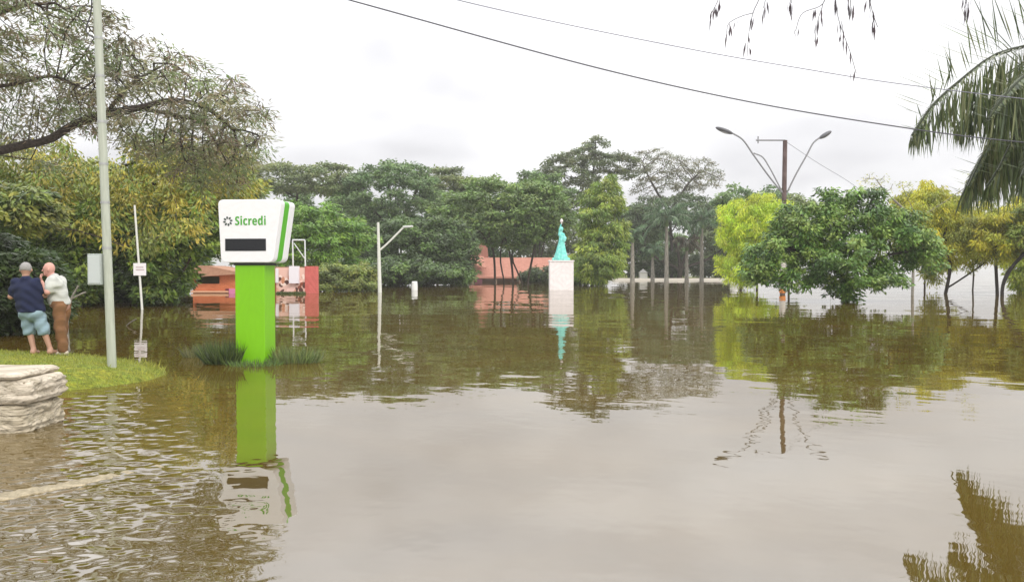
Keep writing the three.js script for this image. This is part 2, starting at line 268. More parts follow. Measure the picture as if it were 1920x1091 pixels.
tree({ name: 'leafy_bush', label: 'bright green broadleaf bush hanging over the water beside the thin sign post', cat: 'bush', seed: 21, limbs: [[G(330, 43), W(325, 540, 43), W(300, 480, 43)], [W(325, 540, 43), W(370, 460, 43)]], crown: [[295, 500, 60, 68, 42.5, 150, { rz: 2.4 }], [375, 430, 75, 55, 44, 140, { rz: 2.6 }], [270, 440, 80, 60, 43, 130, { rz: 2.4 }]], step: 0.4, tipR: 0.012, tropism: -0.03, bark: brownBark, leaf: { n: 15000, clump: 0.58, len: 0.34, wid: 0.17, col: brightBush, droop: -0.5 } });
tree({ name: 'leafy_bush', label: 'bright green bush between the bald man and the tall pale pole', cat: 'bush', seed: 22, limbs: [[G(150, 41.5), W(150, 550, 41.5), W(160, 480, 41.5)], [W(150, 550, 41.5), W(105, 480, 41.5)]], crown: [[150, 495, 60, 72, 41.5, 170, { rz: 2.2 }], [180, 425, 90, 55, 42, 150, { rz: 2.2 }], [90, 440, 55, 55, 41.5, 100, { rz: 2 }]], step: 0.4, tipR: 0.012, tropism: -0.03, bark: paleBark, leaf: { n: 14000, clump: 0.56, len: 0.34, wid: 0.17, col: brightBush, droop: -0.5 } });
tree({ name: 'leafy_bush', label: 'yellow green bush above the heads of the two men', cat: 'bush', seed: 26, limbs: [[G(20, 36), W(20, 540, 36), W(25, 430, 36)], [W(20, 540, 36), W(-50, 430, 36)]], crown: [[20, 390, 85, 55, 36, 190, { rz: 2.2 }], [-50, 400, 60, 60, 36, 100, { rz: 2 }]], step: 0.38, tipR: 0.011, bark: darkBark, leaf: { n: 10000, clump: 0.5, len: 0.32, wid: 0.14, col: [[0.11, 0.13, 0.03], [0.07, 0.1, 0.03], [0.16, 0.155, 0.04], [0.05, 0.07, 0.025]], droop: -0.5 } });
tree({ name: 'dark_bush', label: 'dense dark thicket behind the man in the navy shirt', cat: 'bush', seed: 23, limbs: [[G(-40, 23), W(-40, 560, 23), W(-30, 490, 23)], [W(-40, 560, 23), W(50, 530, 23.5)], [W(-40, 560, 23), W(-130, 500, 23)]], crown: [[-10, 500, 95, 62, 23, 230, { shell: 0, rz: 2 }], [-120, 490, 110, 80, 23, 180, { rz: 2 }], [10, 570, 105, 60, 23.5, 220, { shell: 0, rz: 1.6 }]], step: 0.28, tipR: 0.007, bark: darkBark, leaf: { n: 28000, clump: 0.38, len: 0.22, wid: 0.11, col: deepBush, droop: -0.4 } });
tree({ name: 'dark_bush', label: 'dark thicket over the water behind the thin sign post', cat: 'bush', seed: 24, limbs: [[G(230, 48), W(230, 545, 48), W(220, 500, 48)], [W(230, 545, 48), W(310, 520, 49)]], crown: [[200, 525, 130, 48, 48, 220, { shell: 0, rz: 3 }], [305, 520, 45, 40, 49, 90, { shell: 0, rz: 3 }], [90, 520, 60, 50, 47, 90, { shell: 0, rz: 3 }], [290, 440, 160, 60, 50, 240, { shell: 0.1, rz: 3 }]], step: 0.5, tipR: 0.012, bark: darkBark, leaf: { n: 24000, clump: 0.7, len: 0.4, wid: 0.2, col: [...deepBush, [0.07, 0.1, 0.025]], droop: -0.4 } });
tree({ name: 'green_tree', label: 'tall yellow green tree filling the gap behind the drooping olive tree', seed: 25, limbs: [[G(180, 76), W(180, 500, 76), W(200, 400, 76)], [W(180, 500, 76), W(60, 400, 76)], [W(180, 500, 76), W(380, 400, 77)]], crown: [[220, 395, 220, 95, 76, 380, { rz: 5 }], [410, 390, 100, 85, 78, 200, { rz: 4 }], [0, 420, 140, 100, 76, 200, { rz: 4 }]], step: 0.9, tipR: 0.02, bark: brownBark, leaf: { n: 24000, clump: 1.05, len: 0.6, wid: 0.28, col: [[0.15, 0.16, 0.03], [0.1, 0.13, 0.03], [0.19, 0.18, 0.035]], droop: -0.5 } });
const greyLeaf = [[0.12, 0.14, 0.085], [0.14, 0.15, 0.09], [0.1, 0.12, 0.07]], tealLeaf = [[0.095, 0.14, 0.075], [0.115, 0.16, 0.08], [0.07, 0.115, 0.06]], freshLeaf = [[0.12, 0.19, 0.035], [0.155, 0.22, 0.045], [0.08, 0.14, 0.03]];
const farLeaf = { clump: 0.95, len: 0.5, wid: 0.24, droop: -0.25, flat: 0.5 };
// --- the wood across the water
tree({ name: 'umbrella_tree', label: 'grey green flat topped tree peeping above the right edge of the white sign', group: undefined, seed: 31, limbs: [[G(560, 120, -0.3), W(560, 480, 120), W(555, 400, 120)]], crown: [[520, 345, 70, 40, 120, 160, { shell: 0.5, cut: -0.4 }], [610, 345, 75, 42, 120, 170, { shell: 0.5, cut: -0.4 }]], step: 0.8, tipR: 0.03, tropism: 0.1, leaf: { n: 13000, ...farLeaf, col: greyLeaf } });
tree({ name: 'green_tree', label: 'fresh green bushy tree rising behind the red graffiti wall', seed: 32, limbs: [[G(600, 76), W(600, 500, 76), W(600, 420, 76)]], crown: [[590, 440, 75, 65, 76, 190], [650, 450, 55, 60, 78, 140], [540, 440, 50, 70, 76, 110]], step: 0.6, tipR: 0.02, leaf: { n: 17000, clump: 0.7, len: 0.42, wid: 0.17, col: freshLeaf, droop: -0.6 } });
tree({ name: 'umbrella_tree', label: 'tall dark umbrella crowned tree behind the white lamp post', seed: 33, limbs: [[G(742, 118, -0.3), W(742, 490, 118), W(738, 430, 118)], [W(738, 430, 118), W(690, 385, 118), W(665, 360, 118)], [W(738, 430, 118), W(770, 380, 118), W(790, 340, 118)], [W(738, 430, 118), W(730, 350, 118)]], crown: [[735, 385, 105, 88, 118, 420, { shell: 0.72, cut: -0.15 }], [735, 340, 75, 40, 117, 150, { shell: 0.5, cut: -0.2 }], [730, 425, 80, 40, 118, 110, { shell: 0.3 }]], step: 0.8, tipR: 0.03, tropism: 0.08, leaf: { n: 22000, ...farLeaf, col: tealLeaf } });
tree({ name: 'umbrella_tree', label: 'smaller umbrella crowned tree next to the tall dark one', seed: 34, limbs: [[G(845, 132, -0.3), W(845, 480, 132), W(840, 390, 132)]], crown: [[832, 348, 56, 36, 132, 170, { shell: 0.5, cut: -0.3 }], [880, 370, 40, 30, 132, 80, { shell: 0.4, cut: -0.4 }]], step: 0.85, tipR: 0.03, tropism: 0.1, leaf: { n: 9000, ...farLeaf, col: greyLeaf } });
tree({ name: 'dark_tree', label: 'low dense dark green tree at the waterline between lamp post and tiled roof', seed: 35, limbs: [[G(780, 92), W(780, 500, 92), W(775, 440, 92)], [W(780, 500, 92), W(850, 470, 92)]], crown: [[770, 455, 85, 60, 92, 230], [845, 470, 55, 62, 92, 170], [760, 505, 100, 25, 88, 140, { shell: 0 }], [860, 510, 40, 20, 90, 60, { shell: 0 }]], step: 0.65, tipR: 0.022, leaf: { n: 22000, clump: 0.8, len: 0.44, wid: 0.22, col: [[0.055, 0.09, 0.03], [0.075, 0.115, 0.035], [0.04, 0.065, 0.025]], droop: -0.3 } });
const stems = (px, d, y0, list) => list.flatMap(([b, mx, my, tx, ty]) => [[G(b, d), W(b, 525, d), W(mx, my, d), W(tx, ty, d)]]);
for (const [i, label, list, crown, n] of [
  [0, 'wide rounded tree with many thin stems in front of the tiled roof', [[928, 926, 480, 915, 430], [945, 938, 480, 950, 420], [962, 955, 470, 930, 410], [990, 1000, 475, 1010, 430], [978, 960, 480, 975, 425]], [[935, 405, 118, 78, 103, 470, { shell: 0.6, cut: -0.55 }], [1010, 410, 70, 70, 102, 230, { shell: 0.5, cut: -0.6 }], [945, 430, 110, 40, 103, 150, { shell: 0.2 }]], 30000]])
  { // several stems from one root
    const root = [G(960, 103, -0.6), G(960, 103, -0.4)];
    tree({ name: 'acacia_tree', label, seed: 36, limbs: [root, ...list.map(([b, mx, my, tx, ty]) => [G(960, 103, -0.5), G(b, 103, -0.3), W(b, 528, 103), W(mx, my, 103), W(tx, ty, 103)])], crown, step: 0.7, tipR: 0.028, tropism: 0.06, bark: bark(0.1, 0.075, 0.055), leaf: { n, ...farLeaf, col: [[0.1, 0.145, 0.05], [0.12, 0.155, 0.055], [0.08, 0.12, 0.04]] } });
  }
tree({ name: 'tall_tree', label: 'tallest tree of the far shore with a pointed tuft on top', seed: 37, limbs: [[G(1110, 145, 0.1), W(1110, 450, 145), W(1105, 380, 145), W(1115, 300, 145), W(1117, 258, 145)]], crown: [[1075, 318, 60, 36, 145, 190, { shell: 0.5, cut: -0.5 }], [1117, 285, 28, 32, 145, 80, { shell: 0 }], [1160, 310, 40, 30, 145, 90, { shell: 0.4 }], [1090, 370, 70, 40, 145, 120]], step: 0.9, tipR: 0.032, tropism: 0.08, leaf: { n: 17000, ...farLeaf, col: [[0.085, 0.1, 0.055], [0.1, 0.1, 0.065], [0.07, 0.09, 0.045]] } });
tree({ name: 'bare_tree', label: 'thin grey brown half bare tree above the palms', seed: 38, limbs: [[G(1260, 148, 0.1), W(1260, 470, 148), W(1255, 400, 148)], [W(1255, 400, 148), W(1220, 340, 148), W(1205, 310, 148)], [W(1255, 400, 148), W(1290, 345, 148), W(1310, 325, 148)]], crown: [[1225, 315, 62, 40, 148, 220, { shell: 0.3, cut: -0.6 }], [1300, 335, 55, 42, 148, 190, { shell: 0.3, cut: -0.6 }], [1255, 355, 80, 30, 148, 80]], step: 0.7, tipR: 0.035, tropism: 0.05, bark: bark(0.13, 0.11, 0.11), leaf: { n: 10500, ...farLeaf, clump: 0.8, len: 0.42, wid: 0.14, col: [[0.12, 0.1, 0.085], [0.1, 0.09, 0.07], [0.085, 0.095, 0.06]] } });
tree({ name: 'bamboo_clump', label: 'tall yellow green feathery clump beside the statue', cat: 'bamboo', seed: 39, limbs: [[G(1130, 92, -0.5), W(1130, 500, 92)], ...[[1100, 380], [1118, 345], [1140, 335], [1160, 370], [1172, 420]].map(([x, y]) => [W(1130, 500, 92), W((1130 + x) / 2, (500 + y) / 2, 92), W(x, y, 92)])], crown: [[1128, 430, 52, 100, 92, 330, { shell: 0.35 }], [1120, 490, 55, 45, 91, 160], [1142, 350, 22, 30, 92, 50]], step: 0.55, tipR: 0.018, tropism: 0.1, bark: bark(0.16, 0.15, 0.06), leaf: { n: 24000, clump: 0.65, len: 0.5, wid: 0.13, col: [[0.17, 0.2, 0.035], [0.12, 0.16, 0.03], [0.21, 0.23, 0.045], [0.09, 0.13, 0.03]], droop: -0.8, hang: 0.5 } });
tree({ name: 'dark_tree', label: 'dark tree with open trunks standing behind the palms', seed: 40, limbs: [[G(1275, 142, 0.1), W(1275, 505, 142), W(1268, 460, 142), W(1240, 420, 142)], [W(1275, 505, 142), W(1300, 450, 142), W(1320, 420, 142)], [W(1275, 505, 142), W(1215, 470, 142), W(1205, 430, 142)], [W(1275, 505, 142), W(1345, 475, 142), W(1365, 440, 142)]], crown: [[1270, 405, 105, 45, 142, 300, { shell: 0.3, cut: -0.6 }], [1200, 425, 45, 40, 142, 110], [1360, 420, 50, 50, 142, 140]], step: 0.8, tipR: 0.035, fat: 1.5, leaf: { n: 17000, ...farLeaf, col: [[0.05, 0.08, 0.04], [0.065, 0.09, 0.045], [0.04, 0.06, 0.03]] } });
for (const [px, label] of [[1232, 'low dark bush on the far bank between the left palms'], [1330, 'low dark bush on the far bank right of the palms']]) tree({ name: 'dark_bush', label, cat: 'bush', limbs: [[G(px, 146, 0.1), W(px, 500, 146)]], crown: [[px, 505, 30, 22, 146, 70, { shell: 0 }], [px + 30, 490, 24, 28, 146, 40]], step: 0.7, tipR: 0.03, leaf: { n: 3200, ...farLeaf, clump: 0.8, col: [[0.04, 0.055, 0.03], [0.06, 0.07, 0.035]] } });
tree({ name: 'green_tree', label: 'blue green tree between the palms and the yellow willow', seed: 42, limbs: [[G(1390, 112), W(1390, 480, 112), W(1390, 410, 112)]], crown: [[1385, 385, 50, 40, 112, 150, { shell: 0.4 }], [1440, 380, 45, 32, 114, 90], [1390, 440, 50, 50, 112, 90]], step: 0.75, tipR: 0.026, leaf: { n: 10000, ...farLeaf, col: tealLeaf } });
tree({ name: 'yellow_willow', label: 'lime yellow drooping willow left of the dark round tree', cat: 'willow', seed: 43, limbs: [[G(1420, 74), W(1420, 500, 74), W(1415, 430, 74), W(1415, 380, 74)]], crown: [[1405, 440, 68, 88, 74, 330, { shell: 0.4 }], [1440, 400, 50, 48, 74, 130], [1385, 500, 45, 30, 73, 90]], step: 0.5, tipR: 0.014, tropism: -0.05, bark: brownBark, leaf: { n: 26000, clump: 0.5, len: 0.36, wid: 0.07, col: [[0.3, 0.33, 0.025], [0.24, 0.29, 0.02], [0.34, 0.34, 0.04]], droop: -1.0, hang: 0.7, wild: 0.6 } });
tree({ name: 'round_tree', label: 'dark glossy round crowned tree standing in the flood water', seed: 44, limbs: [[G(1585, 47.5), W(1585, 560, 47.5), W(1588, 520, 47.5)], [W(1588, 520, 47.5), W(1520, 480, 47.5), W(1460, 460, 47.5)], [W(1588, 520, 47.5), W(1600, 430, 47.5)], [W(1588, 520, 47.5), W(1660, 480, 47.5), W(1720, 470, 47.5)]], crown: [[1520, 425, 75, 62, 47.5, 210, { shell: 0.35, gap: 0.5, gapAt: -0.25 }], [1615, 420, 85, 66, 48, 230, { shell: 0.35, gap: 0.5, gapAt: -0.25 }], [1690, 455, 70, 70, 47.5, 190, { shell: 0.3, gap: 0.5, gapAt: -0.3 }], [1455, 480, 62, 55, 47, 150, { shell: 0.3, gap: 0.5, gapAt: -0.3 }], [1580, 495, 110, 55, 46.5, 230, { shell: 0.2, gap: 0.5, gapAt: -0.25 }], [1420, 515, 34, 22, 46.5, 36], [1490, 528, 30, 24, 46, 34], [1655, 520, 40, 26, 46.5, 44], [1748, 490, 28, 34, 47.5, 40], [1545, 372, 30, 18, 47.5, 20], [1640, 366, 26, 16, 48, 16], [1590, 540, 40, 22, 46.5, 30]], step: 0.4, tipR: 0.012, fat: 1.3, bark: darkBark, leafMat: glossyLeaf, leaf: { n: 36000, clump: 0.46, len: 0.27, wid: 0.11, col: [[0.06, 0.105, 0.028], [0.085, 0.13, 0.035], [0.04, 0.075, 0.024], [0.11, 0.145, 0.045]], droop: -0.5, flat: 0.8 } });
const goldLeaf = [[0.27, 0.235, 0.012], [0.22, 0.21, 0.014], [0.31, 0.255, 0.014], [0.17, 0.17, 0.02]];
tree({ name: 'golden_tree', label: 'golden yellow tree with a leaning dark trunk right behind the round tree', seed: 45, limbs: [[G(1772, 62), W(1775, 548, 62), W(1782, 500, 62), W(1770, 440, 62)], [W(1775, 542, 62), W(1820, 512, 62), W(1850, 490, 62), W(1870, 465, 62)]], crown: [[1745, 410, 80, 62, 63, 250, { shell: 0.4 }], [1800, 440, 70, 55, 62, 210, { shell: 0.3 }], [1740, 365, 60, 25, 64, 60]], step: 0.5, tipR: 0.014, fat: 1.4, bark: bark(0.05, 0.04, 0.032), leaf: { n: 25000, clump: 0.55, len: 0.32, wid: 0.08, col: goldLeaf, droop: -0.9, hang: 0.6, wild: 0.7 } });
tree({ name: 'golden_tree', label: 'golden yellow tree with an upright dark trunk below the palm fronds', seed: 46, limbs: [[G(1872, 60), W(1871, 540, 60), W(1868, 490, 60), W(1870, 440, 60)], [W(1868, 490, 60), W(1900, 460, 60)]], crown: [[1875, 435, 80, 55, 60, 240, { shell: 0.3 }], [1920, 420, 60, 60, 60, 130]], step: 0.5, tipR: 0.014, fat: 1.4, bark: bark(0.05, 0.04, 0.032), leaf: { n: 20000, clump: 0.55, len: 0.32, wid: 0.08, col: goldLeaf, droop: -0.9, hang: 0.5, wild: 0.7 } });
tree({ name: 'yellow_willow', label: 'yellow green willow drooping to the water at the right behind the golden trees', cat: 'willow', seed: 50, limbs: [[G(1915, 66), W(1915, 500, 66), W(1912, 420, 66)]], crown: [[1915, 450, 50, 80, 66, 220, { shell: 0.2 }], [1930, 510, 35, 40, 65, 100, { shell: 0 }]], step: 0.5, tipR: 0.014, tropism: -0.05, bark: brownBark, leaf: { n: 15000, clump: 0.55, len: 0.36, wid: 0.08, col: [[0.24, 0.25, 0.02], [0.19, 0.22, 0.02], [0.28, 0.27, 0.03]], droop: -1.0, hang: 0.7, wild: 0.6 } });
tree({ name: 'yellow_willow', label: 'olive yellow willow between the round tree and the leaning golden trunk', cat: 'willow', seed: 51, limbs: [[G(1735, 72), W(1735, 490, 72), W(1730, 420, 72)]], crown: [[1720, 420, 70, 70, 72, 230, { shell: 0.2 }], [1760, 480, 40, 40, 71, 90, { shell: 0 }]], step: 0.55, tipR: 0.015, tropism: -0.05, bark: brownBark, leaf: { n: 15000, clump: 0.6, len: 0.38, wid: 0.09, col: [[0.2, 0.2, 0.02], [0.16, 0.18, 0.02], [0.24, 0.22, 0.03]], droop: -1.0, hang: 0.7, wild: 0.6 } });
tree({ name: 'golden_tree', label: 'thin stemmed golden tree low behind the round tree', seed: 47, limbs: [[G(1825, 74), W(1826, 500, 74), W(1815, 450, 74)]], crown: [[1800, 430, 60, 45, 74, 130], [1850, 420, 60, 50, 74, 120]], step: 0.6, tipR: 0.016, bark: darkBark, leaf: { n: 9000, clump: 0.6, len: 0.36, wid: 0.1, col: goldLeaf, droop: -0.9, hang: 0.5 } });
tree({ name: 'dark_trunk_tree', label: 'tree with a thick dark slanting trunk beyond the golden trees', seed: 48, limbs: [[G(1880, 58), W(1882, 535, 58), W(1895, 505, 58), W(1925, 470, 58), W(1945, 430, 58)]], crown: [[1950, 430, 60, 60, 58, 150], [1915, 445, 25, 25, 58, 30]], step: 0.5, tipR: 0.014, fat: 2, bark: bark(0.035, 0.03, 0.026), leaf: { n: 9000, clump: 0.5, len: 0.3, wid: 0.12, col: [[0.14, 0.17, 0.03], [0.2, 0.19, 0.03]], droop: -0.5 } });
tree({ name: 'bare_tree', label: 'pale leafless branches sticking up behind the round dark tree', seed: 49, limbs: [[G(1712, 58), W(1714, 470, 58), W(1716, 410, 58), W(1700, 370, 58), W(1690, 350, 58)], [W(1716, 412, 58), W(1760, 385, 58), W(1800, 358, 58), W(1832, 335, 58)], [W(1716, 412, 58), W(1660, 360, 58), W(1640, 335, 58)]], crown: [[1640, 345, 35, 28, 58, 50], [1700, 345, 25, 16, 58, 14], [1820, 335, 22, 18, 58, 14]], step: 0.4, tipR: 0.014, fat: 1.8, bark: paleBark, leaf: { n: 500, clump: 0.3, len: 0.2, wid: 0.06, col: goldLeaf } });
// more of the wood behind, closing the gaps under the crowns
const backWood = [[-60, 60, 360, 110, 62], [470, 88, 420, 60, 95], [680, 88, 470, 70, 125], [900, 100, 455, 65, 150], [1030, 90, 440, 85, 150], [1010, 60, 370, 55, 138], [820, 60, 410, 60, 140], [500, 70, 450, 55, 90], [600, 80, 395, 60, 140], [690, 60, 430, 60, 150], [870, 70, 420, 55, 155], [1190, 60, 430, 50, 160], [1235, 60, 470, 45, 165], [1345, 55, 465, 48, 165], [280, 120, 480, 60, 72], [120, 90, 490, 50, 60], [1480, 60, 420, 60, 90]];
const backLabels = ['dark tree at the edge behind the thicket', 'grey green tree between the drooping olive tree and the white sign', 'tall green tree behind the lamp post and the hedge', 'dark green tree rising behind the tiled roof', 'dense green tree behind the statue', 'grey green tree between the many stemmed tree and the tallest tree', 'green tree between the umbrella trees and the many stemmed tree', 'low green tree right behind the white sign', 'green tree filling the gap under the flat topped tree', 'green tree far behind the left side of the umbrella tree', 'green tree far behind the right side of the umbrella tree', 'far green tree between bamboo clump and palms', 'far dark tree behind the fullest palm', 'far dark tree between the palms and the lime willow', 'dark tree across the water behind the thin sign post', 'dark tree across the water behind the tall pale pole', 'green tree hidden behind the round glossy tree'];
backWood.forEach(([px, rx, cy, ry, d], i) => tree({ name: 'green_tree', label: backLabels[i], seed: 300 + i, limbs: [[G(px, d, d > 134 ? 0 : -0.5), W(px, 500, d), W(px + 6, cy + ry * 0.4, d)], [W(px, 500, d), W(px - rx * 0.5, cy, d)], [W(px, 500, d), W(px + rx * 0.5, cy, d)]], crown: [[px, cy, rx, ry, d, 230, { shell: 0.3 }], [px, Math.min(505, cy + 45), rx * 0.9, Math.min(40, (505 - cy)), d, 90, { shell: 0 }]], step: 0.0075 * d, tipR: 0.00025 * d, bark: darkBark, leaf: { n: 13000, clump: 0.0085 * d, len: 0.0042 * d, wid: 0.002 * d, col: i % 3 === 1 ? greyLeaf : i % 3 === 2 ? [[0.08, 0.13, 0.045], [0.1, 0.15, 0.05], [0.06, 0.1, 0.04]] : tealLeaf, droop: -0.35, flat: 0.6 } }));
[[620, 40, 'olive green hedge left of the white lamp post'], [672, 38, 'olive green hedge touching the white lamp post']].forEach(([px, rx, label], i) => tree({ name: 'hedge', cat: 'hedge', label, seed: 330 + i, limbs: [[G(px, 70), W(px, 535, 70)]], crown: [[px, 515, rx, 24, 70, 120, { shell: 0, rz: 1.5 }], [px, 535, rx, 12, 69, 60, { shell: 0, rz: 1.2 }]], step: 0.4, tipR: 0.014, leaf: { n: 5200, clump: 0.45, len: 0.3, wid: 0.13, col: [[0.15, 0.17, 0.05], [0.19, 0.19, 0.06], [0.1, 0.12, 0.035]], droop: -0.4 } }));

const shore = [[545, 84, 40, 22, 'behind the white frame'], [345, 66, 26, 30, 'at the left end of the brick kiosk'], [700, 100, 42, 17, 'behind the white lamp post'], [745, 96, 36, 14, 'between white lamp post and white drum'], [800, 97, 40, 16, 'just right of the white drum'], [850, 99, 34, 15, 'left of the tiled house'], [1010, 118, 40, 14, 'in front of the tiled house, left of the pedestal'], [1052, 112, 40, 20, 'behind the white pedestal'], [1100, 98, 36, 16, 'at the foot of the bamboo clump'], [1178, 147, 36, 26, 'beyond the slim palm'], [1290, 149, 44, 30, 'beyond the short brown palm'], [1372, 147, 34, 34, 'beyond the peaked tent']];
for (const [px, d, rx, ry, where] of shore) { const row = d > 134 ? 521 : HOR + F * EYE / d; tree({ name: 'shore_bush', label: 'low dark bush ' + where, cat: 'bush', group: 'bushes along the far waterline', limbs: [[G(px, d, d > 134 ? 0 : -0.5), W(px, row - 8, d)]], crown: [[px, row - ry, rx, ry, d, 70, { shell: 0, rz: 2 }]], step: 0.6, tipR: 0.022, leaf: { n: 3600, clump: 0.7, len: 0.42, wid: 0.2, col: [[0.05, 0.075, 0.03], [0.07, 0.1, 0.035], [0.035, 0.05, 0.02]], droop: -0.3 } }); }

// ---------------------------------------------------------------- palms
function frond(r, pts, o) { // rachis along pts, leaflets both sides; o: len, wid, n, col, droop, lift (share of stiff upward leaflets)
  const c = new THREE.CatmullRomCurve3(pts), L = new Leaves(o.n * 6 + 4), t0 = o.from ?? 0.12;
  for (let i = 0; i < o.n; i++) {
    const t = t0 + (1 - t0) * (i + r()) / o.n, p = c.getPoint(t), tan = c.getTangent(t), side = V(-tan.z, 0, tan.x).normalize(), env = Math.sin(Math.PI * clamp(0.18 + 0.78 * t)) ** 0.7;
    for (const s of [-1, 1]) {
      const len = o.len * env * (0.6 + 0.6 * r()), up = r() < (o.lift ?? 0), k = o.col[Math.floor(r() * o.col.length)], v = 0.7 + 0.6 * r();
      const d1 = side.clone().multiplyScalar(s * (up ? 0.5 : 0.75)).addScaledVector(tan, 0.55).add(V(0.15 * r.s(), up ? 0.7 : -0.15 * (o.droop ?? 1), 0.15 * r.s())).normalize();
      const a = len * (up ? 0.95 : o.arm ?? 0.36), nrm = [tan.x * 0.4 + 0.2 * r.s(), 0.9, tan.z * 0.4 + 0.2 * r.s()];
      // each leaflet bends: a short arm, then a hanging blade
      L.add(p.x, p.y, p.z, d1.x, d1.y, d1.z, ...nrm, a * 1.12, up ? o.wid * 0.7 : o.wid, k[0] * v, k[1] * v, k[2] * v);
      if (up) continue;
      const d2 = d1.clone().multiplyScalar(Math.max(0.05, 1 - (o.droop ?? 1))).add(V((o.loose ?? 0.12) * r.s(), -(o.droop ?? 1), (o.loose ?? 0.12) * r.s())).normalize();
      L.add(p.x + d1.x * a * 0.85, p.y + d1.y * a * 0.85, p.z + d1.z * a * 0.85, d2.x, d2.y, d2.z, side.x * 0.6 + r.s() * 0.6, 0.25, side.z * 0.6 + r.s() * 0.6, len * 0.85, o.wid * 1.1, k[0] * v, k[1] * v, k[2] * v);
    }
  }
  const tg = new THREE.TubeGeometry(c, 18, o.stem, 5); tg.deleteAttribute('uv'); const col = new Float32Array(tg.attributes.position.count * 3); for (let i = 0; i < col.length; i += 3) { col[i] = o.stemCol[0]; col[i + 1] = o.stemCol[1]; col[i + 2] = o.stemCol[2]; } tg.setAttribute('color', new THREE.BufferAttribute(col, 3));
  return mergeGeometries([L.geo(), tg]);
}
function arc(az, el, len, sag, n = 7) { const out = [V(0, 0, 0)]; let e = el, p = V(0, 0, 0); for (let i = 0; i < n; i++) { p = p.clone().add(V(Math.cos(az) * Math.cos(e), Math.sin(e), Math.sin(az) * Math.cos(e)).multiplyScalar(len / n)); out.push(p); e -= sag / n * (0.6 + 0.8 * i / n); } return out; }
function palmThing(name, label, group, base, h, o) {
  const t = thing(name, label, 'palm', group, base), r = rgen(o.seed);
  const prof = span(0, h, 14).map(y => new THREE.Vector2(o.r * (1.15 - 0.45 * y / h + 0.25 * Math.exp(-y * 2)) * (1 + 0.03 * Math.sin(y * 9)), y));
  part('trunk', new THREE.LatheGeometry(prof, 12), o.bark, t);
  if (o.shaft) part('crownshaft', new THREE.LatheGeometry([[o.r * 0.85, 0], [o.r * 1.0, o.shaft * 0.25], [o.r * 0.6, o.shaft], [0.02, o.shaft * 1.25]].map(a => new THREE.Vector2(...a)), 12).translate(0, h - 0.02, 0), std(lin(0.11, 0.17, 0.05), 0.5), t);
  const top = h + (o.shaft ?? 0);
  for (let i = 0; i < o.fronds; i++) { const el = 1.25 - 1.55 * (i + 0.5) / o.fronds, m = part('frond', frond(r, arc(i * 2.4 + 0.3 * r.s(), el + 0.15 * r.s(), o.len * (0.85 + 0.3 * r()), o.sag), o.leaf), leafMat, t); m.position.y = top; }
  return t;
}
const palmLeaf = { len: 1.1, wid: 0.14, n: 34, droop: 0.6, stem: 0.035, stemCol: [0.12, 0.15, 0.05], col: [[0.1, 0.19, 0.08], [0.13, 0.22, 0.09], [0.07, 0.14, 0.06]] };
const royal = [[1250, 118, 425, 'royal palm with the fullest crown among the row on the far bank', 18, 4.8], [1316, 122, 428, 'royal palm standing right of the fullest palm on the far bank', 16, 4.4], [1288, 126, 470, 'short palm with brown drooping old leaves between two taller palms', 11, 2.4], [1186, 112, 455, 'slim palm close to the yellow green bamboo clump', 9, 2.2], [1224, 130, 482, 'small young palm between the slim palm and the fullest palm', 9, 2.0]];
for (const [px, d, ty, label, n, len] of royal) { const h = W(px, ty, d).y + 0.6; palmThing('royal_palm', label, 'palms on the far bank', G(px, d, -0.6), h, { seed: px, r: 0.3, bark: paleBark, shaft: 1.3, fronds: n, len, sag: 1.5, leaf: px === 1288 ? { ...palmLeaf, col: [[0.17, 0.13, 0.09], [0.13, 0.11, 0.07], [0.1, 0.12, 0.05]] } : palmLeaf }); }
